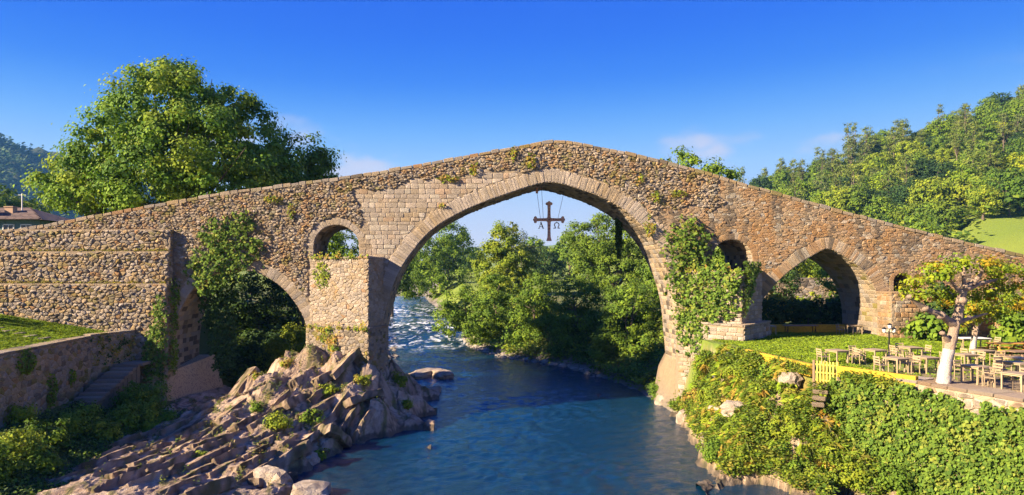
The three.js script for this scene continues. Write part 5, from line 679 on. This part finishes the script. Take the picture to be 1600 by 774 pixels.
// ---- the hanging cross with alpha and omega
{
  const c = at(858, 343.5, -2.3), k = (CAM_Z + 2.3) / FOCAL, g = thing('victory_cross', 'reddish bronze cross hanging under the great arch with two Greek letters', 'cross', [c.x, c.y, c.z]);
  const arm = (L, w0, w1, foot) => { const s = new THREE.Shape(), t = 0.12; s.moveTo(-w0, 0); s.lineTo(-w0, L * 0.15); s.lineTo(-w0 * 0.85, L * 0.5); s.lineTo(-w1 * 0.75, L * 0.82); if (foot) { s.lineTo(-w1 * 1.25, L * 0.95); s.lineTo(-w1 * 1.3, L); s.lineTo(w1 * 1.3, L); s.lineTo(w1 * 1.25, L * 0.95); } else { s.absarc(-w1 * 1.15, L * 0.89, t * 0.75, -Math.PI * 0.5, Math.PI * 0.5, true); s.lineTo(-w1 * 0.5, L * 0.93); s.absarc(0, L - t * 0.6, t * 0.85, Math.PI * 1.05, -Math.PI * 0.05, true); s.lineTo(w1 * 0.5, L * 0.93); s.absarc(w1 * 1.15, L * 0.89, t * 0.75, Math.PI * 0.5, -Math.PI * 0.5, true); } s.lineTo(w1 * 0.75, L * 0.82); s.lineTo(w0 * 0.85, L * 0.5); s.lineTo(w0, L * 0.15); s.lineTo(w0, 0); s.closePath(); const e = new THREE.ExtrudeGeometry(s, { depth: 0.1, bevelEnabled: true, bevelSize: 0.02, bevelThickness: 0.025, bevelSegments: 2, curveSegments: 6 }); e.translate(0, 0, -0.05); return e; };
  const up = 28 * k, dn = 33 * k, sd = 24 * k, bronzeDark = std({ color: rgb(0.2, 0.1, 0.07), roughness: 0.55, metalness: 0.4 }), gold = std({ color: rgb(0.42, 0.26, 0.12), roughness: 0.5, metalness: 0.4 });
  for (const [a, L, foot] of [[0, up, false], [Math.PI, dn, true], [Math.PI / 2, sd, false], [-Math.PI / 2, sd, false]]) { const e = arm(L, 0.1, 0.13, foot); e.rotateZ(a); const m = mesh('arm', e, M.bronze, g); const inl = []; for (const t of [0.28, 0.44, 0.6, 0.75]) { const q = new THREE.SphereGeometry(0.045, 8, 6); q.scale(1, 1.3, 0.6); q.translate(0, L * t, 0.085); q.rotateZ(a); mesh('gem', q, t > 0.5 ? gold : bronzeDark, m); } }
  const d = new THREE.CylinderGeometry(0.2, 0.22, 0.16, 20); d.rotateX(Math.PI / 2); const disc = mesh('medallion', d, M.bronze, g); const ringG = new THREE.TorusGeometry(0.15, 0.025, 6, 20); ringG.translate(0, 0, 0.09); mesh('rim', ringG, gold, disc); const gem = new THREE.SphereGeometry(0.07, 10, 8); gem.translate(0, 0, 0.08); mesh('gem', gem, bronzeDark, disc);
  // alpha: built strokes; omega: an open ring on two feet; both hung from the arms
  const ax = -12.5 * k, ly = -9 * k, bs = (x0, y0, x1, y1, t = 0.035) => { const L = Math.hypot(x1 - x0, y1 - y0), b = new THREE.BoxGeometry(t * 2, L, 0.05); b.rotateZ(Math.atan2(y1 - y0, x1 - x0) - Math.PI / 2); b.translate((x0 + x1) / 2, (y0 + y1) / 2, 0); return b; };
  const alpha = mesh('letter', merge([bs(ax - 0.16, ly - 0.22, ax, ly + 0.2, 0.022), bs(ax + 0.16, ly - 0.22, ax, ly + 0.2, 0.04), bs(ax - 0.1, ly - 0.07, ax, ly - 0.11, 0.02), bs(ax, ly - 0.11, ax + 0.1, ly - 0.07, 0.02), bs(ax - 0.22, ly - 0.22, ax - 0.1, ly - 0.22, 0.018), bs(ax + 0.1, ly - 0.22, ax + 0.23, ly - 0.22, 0.018), bs(ax - 0.08, ly + 0.21, ax + 0.06, ly + 0.21, 0.018)]), bronzeDark, g); alpha.userData.label = 'letter alpha hanging under the left arm';
  const ox = 12 * k, om = new THREE.TorusGeometry(0.17, 0.034, 6, 22, Math.PI * 1.5); om.rotateZ(-Math.PI * 0.25); om.translate(ox, ly + 0.04, 0); const omega = mesh('letter', merge([om, bs(ox - 0.24, ly - 0.2, ox - 0.07, ly - 0.2, 0.03), bs(ox + 0.07, ly - 0.2, ox + 0.24, ly - 0.2, 0.03), bs(ox - 0.09, ly - 0.2, ox - 0.12, ly - 0.07, 0.03), bs(ox + 0.09, ly - 0.2, ox + 0.12, ly - 0.07, 0.03)]), bronzeDark, g); omega.userData.label = 'letter omega hanging under the right arm';
  mesh('chain', bar([ax, ly + 0.2, 0], [ax, -0.08, 0], 0.012, 5), M.wire, g); mesh('chain', bar([ox, ly + 0.2, 0], [ox, -0.08, 0], 0.012, 5), M.wire, g);
  const rel = (px, py, z) => { const p = at(px, py, z); return [p.x - c.x, p.y - c.y, p.z - c.z]; };
  for (const [a, b] of [[rel(838, 292, -2.1), [-13.5 * k, 0.1, 0]], [rel(846, 290, -2.3), [-9 * k, 0.1, 0]], [rel(884, 288, -2.1), [14 * k, 0.1, 0]]]) mesh('hanging_wire', bar(a, b, 0.014, 5), M.wire, g);
  mesh('bracket', merge([box(0.16, 0.5, 0.12, ...rel(839, 297, -2.1)), box(0.12, 0.4, 0.12, ...rel(845, 292, -2.4))]), M.bronze, g);
}
// ---- terrace wall, kerbs, gate
{
  stoneWall('terrace_wall', 'stone wall under the terrace, hidden by ivy, left part', [17.7, 15.15], [19.3, 18.25], -0.6, 5.3, 1.3, TINT.pinkish, { relief: 0.06, gap: 0.018, bevel: 0.3, rough: 0.6 }, 0.45, 0.33, 66);
  stoneWall('terrace_wall', 'pale stone wall under the terrace tables, half hidden by ivy', [19.3, 18.25], [22.4, 28], -0.6, 5.3, 1.3, TINT.ashlar, { relief: 0.06, gap: 0.018, bevel: 0.3, rough: 0.6 }, 0.45, 0.33, 67);
  const kerb = (label, a, b, y, h, t) => { const L = Math.hypot(b[0] - a[0], b[1] - a[1]), g = new RoundedBoxGeometry(L, h, t, 2, 0.03); g.rotateY(-Math.atan2(b[1] - a[1], b[0] - a[0])); g.translate((a[0] + b[0]) / 2, y + h / 2, (a[1] + b[1]) / 2); const m = mesh('yellow_kerb', g, M.yellow); tag(m, label, 'kerb', 'yellow kerbs along the terrace edge'); };
  kerb('yellow painted kerb from the cutwater to the gate', [16.55, 8.4], [17.05, 14.25], 4.95, 0.6, 0.24);
  kerb('yellow painted kerb from the gate to the whitewashed tree', [17.75, 15.2], [19.35, 18.15], 5.1, 0.52, 0.24);
  const gate = thing('garden_gate', 'small yellow slatted wooden gate at the top of the bank', 'gate', [17.35, 4.72, 14.85], -0.75);
  for (let k = 0; k < 6; k++) mesh('slat', rbox(0.07, 1.02 + 0.03 * (k % 2), 0.025, 0.006, -0.34 + k * 0.136, 0.53, 0), M.yellowWood, gate); for (const y of [0.14, 0.5, 0.88]) mesh('rail', rbox(0.84, 0.07, 0.03, 0.006, 0, y, -0.03), M.yellowWood, gate);
  for (const x of [-0.5, 0.5]) mesh('post', rbox(0.1, 1.15, 0.1, 0.01, x, 0.5, -0.06), x < 0 ? M.brownWood : M.yellowWood, gate);
  const st = thing('bank_steps', 'rough stone steps under the yellow gate', 'steps', [0, 0, 0]); [[17.1, 4.62, 14.95], [16.95, 4.38, 15.15], [16.8, 4.12, 15.35], [16.65, 3.85, 15.5]].forEach(([x, y, z], k) => mesh('step', rbox(0.7 - 0.06 * k, 0.2, 0.36, 0.06, x, y, z, -0.75 + 0.3 * (k % 2)), M.mortar, st));
}
// ---- furniture
function makeChair() {
  const g = new THREE.Group(); mesh('seat', rbox(0.44, 0.035, 0.44, 0.012, 0, 0.45, 0), M.chairSeat, g);
  for (const [x, z, h] of [[-0.21, 0.2, 0.66], [0.21, 0.2, 0.66], [-0.21, -0.21, 0.88], [0.21, -0.21, 0.88]]) mesh('leg', taper([[x, 0, z * 1.08], [x, 0.44, z], [x, h, z * (z < 0 ? 1.25 : 1)]], [0.022, 0.022, 0.02], 6), M.chair, g);
  for (const y of [0.58, 0.7, 0.83]) mesh('back_slat', rbox(0.42, 0.075, 0.025, 0.01, 0, y, -0.22 - (y - 0.45) * 0.1), M.chair, g);
  for (const x of [-0.22, 0.22]) mesh('armrest', rbox(0.05, 0.03, 0.46, 0.01, x, 0.665, -0.01), M.chair, g);
  return g;
}
function makeTable(w = 0.78, d = 0.78, h = 0.73, top = M.chair) {
  const g = new THREE.Group(); mesh('tabletop', rbox(w, 0.035, d, 0.012, 0, h, 0), top, g); for (const x of [-1, 1]) for (const z of [-1, 1]) mesh('leg', box(0.05, h - 0.02, 0.05, x * (w / 2 - 0.06), (h - 0.02) / 2, z * (d / 2 - 0.06)), M.chair, g); mesh('apron', merge([box(w - 0.1, 0.06, 0.02, 0, h - 0.05, d / 2 - 0.06), box(w - 0.1, 0.06, 0.02, 0, h - 0.05, -d / 2 + 0.06), box(0.02, 0.06, d - 0.1, w / 2 - 0.06, h - 0.05, 0), box(0.02, 0.06, d - 0.1, -w / 2 + 0.06, h - 0.05, 0)]), M.chair, g); return g;
}
{
  const chair0 = makeChair(), table0 = makeTable();
  const put = (src, name, label, cat, group, x, z, a) => { const c = src.clone(); c.name = numbered(name); scene.add(c); c.position.set(x, groundY(x, z) + 0.005, z); c.rotation.y = a; if (name === 'cafe_chair') c.scale.setScalar(0.94); return tag(c, label, cat, group); };
  // [where the table is, x, z, turn, chairs: [dx, dz, facing, which]]
  const sets = [
    ['just behind the yellow gate', 18.9, 13.2, 0.25, [[-0.72, 0.05, 1.6, 'left'], [0.74, 0.1, -1.5, 'right']]],
    ['on the grass left of the lamp', 21.0, 12.9, 0.2, [[-0.72, -0.1, 1.5, 'left'], [0.76, 0.0, -1.7, 'right'], [-0.5, -0.75, 0.2, 'far']]],
    ['by the kerb before the lamp', 20.0, 15.9, 0.3, [[-0.74, 0.1, 1.6, 'left'], [0.74, 0.0, -1.5, 'right']]],
    ['at the back right of the lamp', 23.6, 11.8, 0.1, [[-0.74, 0.0, 1.6, 'left'], [0.76, -0.1, -1.6, 'right'], [0.1, -0.78, 0, 'far']]],
    ['left of the whitewashed trunk', 21.6, 15.6, 0.2, [[-0.74, -0.2, 1.4, 'left'], [0.78, 0.0, -1.6, 'right'], [0.0, -0.8, 0.1, 'far']]],
    ['behind the whitewashed trunk', 24.2, 14.6, 0.1, [[-0.75, -0.1, 1.5, 'left'], [0.75, -0.2, -1.5, 'right']]],
    ['right beside the whitewashed trunk', 21.7, 18.3, 0.3, [[0.75, 0.0, -1.4, 'right'], [0.1, -0.8, 0.2, 'far'], [-0.2, 0.74, 2.9, 'near']]],
    ['at the edge right of the trunk', 21.7, 20.3, 0.35, [[0.78, -0.2, -1.3, 'right'], [-0.3, -0.75, 0.3, 'far']]],
    ['between the trunk and the picnic table', 25.6, 15.9, 0.15, [[-0.72, 0.1, 1.5, 'left'], [0.74, 0, -1.5, 'right']]],
    ['behind the second row, near the slim trunk', 26.2, 13.2, 0.2, [[-0.7, 0, 1.6, 'left'], [0.1, 0.75, 3.0, 'near']]],
    ['in the third row far right', 26.6, 18.2, 0.2, [[-0.72, 0.1, 1.5, 'left'], [0.0, -0.75, 0.1, 'far']]],
    ['in the second row far right', 24.3, 17.4, 0.2, [[0.75, -0.1, -1.5, 'right'], [-0.75, 0.1, 1.6, 'left'], [0.0, -0.78, 0.1, 'far']]],
    ['at the front far right corner', 23.6, 19.4, 0.3, [[-0.2, 0.78, 2.8, 'near'], [-0.75, 0.2, 1.4, 'left'], [0.1, -0.78, 0.1, 'far']]],
  ];
  for (const [where, x, z, a, chairs] of sets) { put(table0, 'cafe_table', 'square pale cafe table ' + where, 'table', 'cafe tables on the terrace', x, z, a); for (const [dx, dz, f, w] of chairs) put(chair0, 'cafe_chair', 'pale armchair ' + w + ' of the table ' + where, 'chair', 'cafe chairs on the terrace', x + dx, z + dz, f); }
  put(table0, 'cafe_table', 'pale table at the right jamb inside the right arch', 'table', 'tables in the arch', atX(1336, -1.2), -1.2, 0); put(chair0, 'cafe_chair', 'chair beside the table at the right jamb of the arch', 'chair', 'chairs in the arch', atX(1314, -1.6), -1.6, 1.5);
  put(table0, 'cafe_table', 'pale table at the left jamb inside the right arch', 'table', 'tables in the arch', atX(1202, -1.2), -1.2, 0);
  const bench = thing('bench', 'long brown bench in front of the ochre wall in the arch', 'bench', [atX(1251, -3), TERRACE - 0.05, -3]); mesh('seat', rbox(2.5, 0.06, 0.6, 0.015, 0, 0.62, 0), M.brownWood, bench); for (const x of [-1.05, 1.05]) mesh('leg', merge([bar([x, 0, -0.22], [x, 0.6, -0.2], 0.025), bar([x, 0, 0.22], [x, 0.6, 0.2], 0.025), bar([x - 0.15, 0, 0.22], [x, 0.4, 0.2], 0.015)]), M.iron, bench);
  const picnic = (label, x, z, a, L, mat) => { const g = thing('picnic_table', label, 'picnic table', [x, TERRACE, z], a); for (let k = 0; k < 4; k++) mesh('top_plank', rbox(L, 0.045, 0.17, 0.01, 0, 0.74, -0.27 + k * 0.18), mat, g); for (const s of [-1, 1]) for (let k = 0; k < 2; k++) mesh('bench_plank', rbox(L, 0.045, 0.13, 0.01, 0, 0.44, s * (0.66 + k * 0.14)), mat, g); for (const s of [-1, 1]) { mesh('leg', merge([bar([s * L * 0.36, 0, -0.62], [s * L * 0.36, 0.72, -0.2], 0.045), bar([s * L * 0.36, 0, 0.62], [s * L * 0.36, 0.72, 0.2], 0.045)]), mat, g); mesh('crossbeam', box(0.06, 0.09, 1.55, s * L * 0.36, 0.38, 0), mat, g); } };
  picnic('long brown picnic table right of the slim white trunk', 28.6, 13.6, 0.05, 3.0, M.brownWood); picnic('brown picnic table at the right edge of the terrace', 30.6, 15.4, 0.05, 2.6, M.brownWood);
  picnic('orange wooden picnic table at the back of the terrace', 30.0, 10.2, 0.1, 2.2, M.orangeWood); picnic('orange picnic table behind at the right edge', 32.6, 9.6, 0.1, 2.2, M.orangeWood);
  const wt = makeTable(1.7, 0.8, 0.76, M.whiteTop); wt.name = numbered('long_table'); wt.position.set(30.2, TERRACE, 7.6); scene.add(wt); tag(wt, 'long white topped table near the bridge wall at the back', 'table');
  [[28.6, 7.9, 1.5, 'left end'], [29.7, 7.0, 0, 'far side'], [31.4, 7.7, -1.6, 'right end']].forEach(([x, z, a, w]) => put(chair0, 'cafe_chair', 'chair at the ' + w + ' of the long white table', 'chair', 'chairs at the long white table', x, z, a));
  // lamp post
  const lp = thing('lamp_post', 'short black iron lamp post with three lanterns on the grass', 'lamp post', [23.0, TERRACE, 13.0 - 2.0]); mesh('base', xf(new THREE.CylinderGeometry(0.07, 0.12, 0.3, 10), 0, 0.15, 0), M.iron, lp); mesh('pole', taper([[0, 0.2, 0], [0, 0.9, 0], [0, 1.5, 0]], [0.05, 0.04, 0.035], 10), M.iron, lp);
  for (const [x, z, y] of [[-0.26, 0, 1.5], [0.26, 0, 1.5], [0, 0.05, 1.72]]) { const ln = mesh('lantern', merge([xf(new THREE.CylinderGeometry(0.11, 0.075, 0.03, 6), x, y - 0.09, z), xf(new THREE.ConeGeometry(0.14, 0.1, 6), x, y + 0.16, z), bar([0, 1.4, 0], [x, y - 0.1, z], 0.016)]), M.iron, lp); mesh('globe', xf(new THREE.CylinderGeometry(0.1, 0.07, 0.19, 6), x, y + 0.015, z), M.frost, ln); }
  // spotlights on the bank
  [[1119, 545, 'black spotlight nearest the right pier'], [1141, 553, 'middle black spotlight on the bank'], [1156, 560, 'black spotlight farthest along the kerb']].forEach(([px, py, label], i) => { const z = 6.8 + i * 0.9, p = at(px, py, z), s = thing('spotlight', label, 'spotlight', [p.x, bankY(p.x, z) - 0.02, z], 0.5); const hd = new THREE.CylinderGeometry(0.17, 0.12, 0.32, 12); hd.rotateX(-1.1); hd.translate(0, 0.38, 0); const h = mesh('housing', hd, M.iron, s); const gl = new THREE.CylinderGeometry(0.15, 0.15, 0.02, 12); gl.translate(0, 0.165, 0); gl.rotateX(-1.1); gl.translate(0, 0.38, 0); mesh('lens', gl, M.frost, h); mesh('bracket', merge([bar([-0.19, 0, 0], [-0.19, 0.4, 0], 0.015), bar([0.19, 0, 0], [0.19, 0.4, 0], 0.015), box(0.42, 0.03, 0.16, 0, 0.02, 0)]), M.iron, s); });
}
// ---- pollarded trees on the terrace
function pollard(label, base, paint, paintR, limbsList, lobes, o) {
  const g = thing('pollarded_tree', label, 'tree', base), rel = (p) => new THREE.Vector3(p[0] - base[0], p[1] - base[1], p[2] - base[2]);
  mesh('trunk', merge(limbsList.map(([pts, rads]) => taper(pts.map(rel), rads, 10, 0.16))), M.barkPale, g);
  mesh('whitewash', taper(paint.map(rel), paintR, 12, 0.16), M.whitewash, g);
  const kn = []; for (const [pts, rads] of limbsList.slice(1)) for (let k = 1; k < pts.length; k++) { const q = rel(pts[k]), s = new THREE.IcosahedronGeometry(rads[Math.min(k, rads.length - 1)] * 1.55, 1); s.scale(1, 0.9, 1.1); s.translate(q.x, q.y, q.z); kn.push(s); } mesh('knuckles', merge(kn), M.barkPale, g);
  const L2 = lobes.map(([x, y, z, ...q]) => [x - base[0], y - base[1], z - base[2], ...q]);
  mesh('crown', crown(L2, { clumps: 1.1, clumpR: 0.28, per: 48, size: 0.09, pal: GREEN.rust.slice(0, 2).concat(GREEN.sun, GREEN.mid), seed: o.seed, gap: -0.12, core: 0.25 }), M.leafSun, g); return g;
}
{
  const p = (px, py, z = 18.7) => { const v = at(px, py, z); return [v.x, v.y, v.z]; };
  const b = p(1474, 601);
  pollard('pollarded tree with whitewashed trunk at the terrace edge', [b[0], TERRACE, b[2]], [p(1473, 604), p(1478, 575), p(1483, 546)], [0.27, 0.225, 0.21], [
    [[p(1474, 604), p(1481, 560), p(1490, 520), p(1497, 492)], [0.26, 0.205, 0.185, 0.165]],
    [[p(1492, 508), p(1470, 493, 18.9), p(1445, 482, 19), p(1422, 464, 19.2)], [0.17, 0.13, 0.11, 0.08]], [[p(1484, 535), p(1473, 521, 18.9)], [0.12, 0.07]],
    [[p(1497, 497), p(1502, 470), p(1510, 450), p(1522, 440)], [0.17, 0.14, 0.12, 0.08]], [[p(1510, 452), p(1535, 443, 18.3), p(1585, 432, 17.8)], [0.12, 0.08, 0.04]], [[p(1520, 445), p(1534, 425, 18.7), p(1530, 412, 18.9)], [0.1, 0.07, 0.03]], [[p(1505, 460), p(1490, 445), p(1478, 420, 19.2)], [0.1, 0.06, 0.03]], [[p(1508, 455), p(1506, 430), p(1508, 408)], [0.09, 0.06, 0.03]], [[p(1500, 475), p(1480, 455, 18), p(1450, 452, 17.6)], [0.07, 0.05, 0.03]], [[p(1495, 505), p(1515, 498, 18), p(1545, 490, 17.4)], [0.1, 0.07, 0.04]],
  ], [[...p(1470, 425), 0.75, 0.55, 0.8], [...p(1515, 412), 0.85, 0.55, 0.9], [...p(1560, 425, 18), 0.8, 0.5, 0.8], [...p(1440, 460, 19), 0.7, 0.5, 0.6], [...p(1550, 460, 17.8), 0.9, 0.6, 0.8], [...p(1595, 445, 17.6), 0.7, 0.7, 0.8], [...p(1480, 470, 18), 0.6, 0.5, 0.6], [...p(1545, 495, 17.2), 0.6, 0.35, 0.6], [...p(1425, 440, 19.2), 0.5, 0.4, 0.5]], { seed: 410 });
  const z2 = 11, q = (px, py, z = z2) => { const v = at(px, py, z); return [v.x, v.y, v.z]; }, b2 = q(1520, 561);
  pollard('slim pollarded tree with white trunk behind the picnic table', [b2[0], TERRACE, b2[2]], [q(1519, 562), q(1521, 545), q(1523, 526)], [0.17, 0.15, 0.14], [[[q(1519, 562), q(1521, 545), q(1524, 520), q(1530, 500)], [0.16, 0.14, 0.13, 0.11]], [[q(1527, 510), q(1540, 495), q(1556, 478)], [0.1, 0.07, 0.04]], [[q(1528, 505), q(1515, 495), q(1506, 480)], [0.09, 0.06, 0.03]], [[q(1530, 502), q(1545, 482, 10), q(1580, 470, 9.6)], [0.08, 0.06, 0.03]]], [[...q(1520, 490), 0.9, 0.6, 0.9], [...q(1555, 478), 1.1, 0.7, 1], [...q(1590, 470, 10), 1.1, 0.8, 1], [...q(1500, 508), 0.6, 0.35, 0.6]], { seed: 411 });
}
scene.fog = new THREE.FogExp2(new THREE.Color().setRGB(0.16, 0.46, 1), 0.00012);
renderer.render(scene, camera);
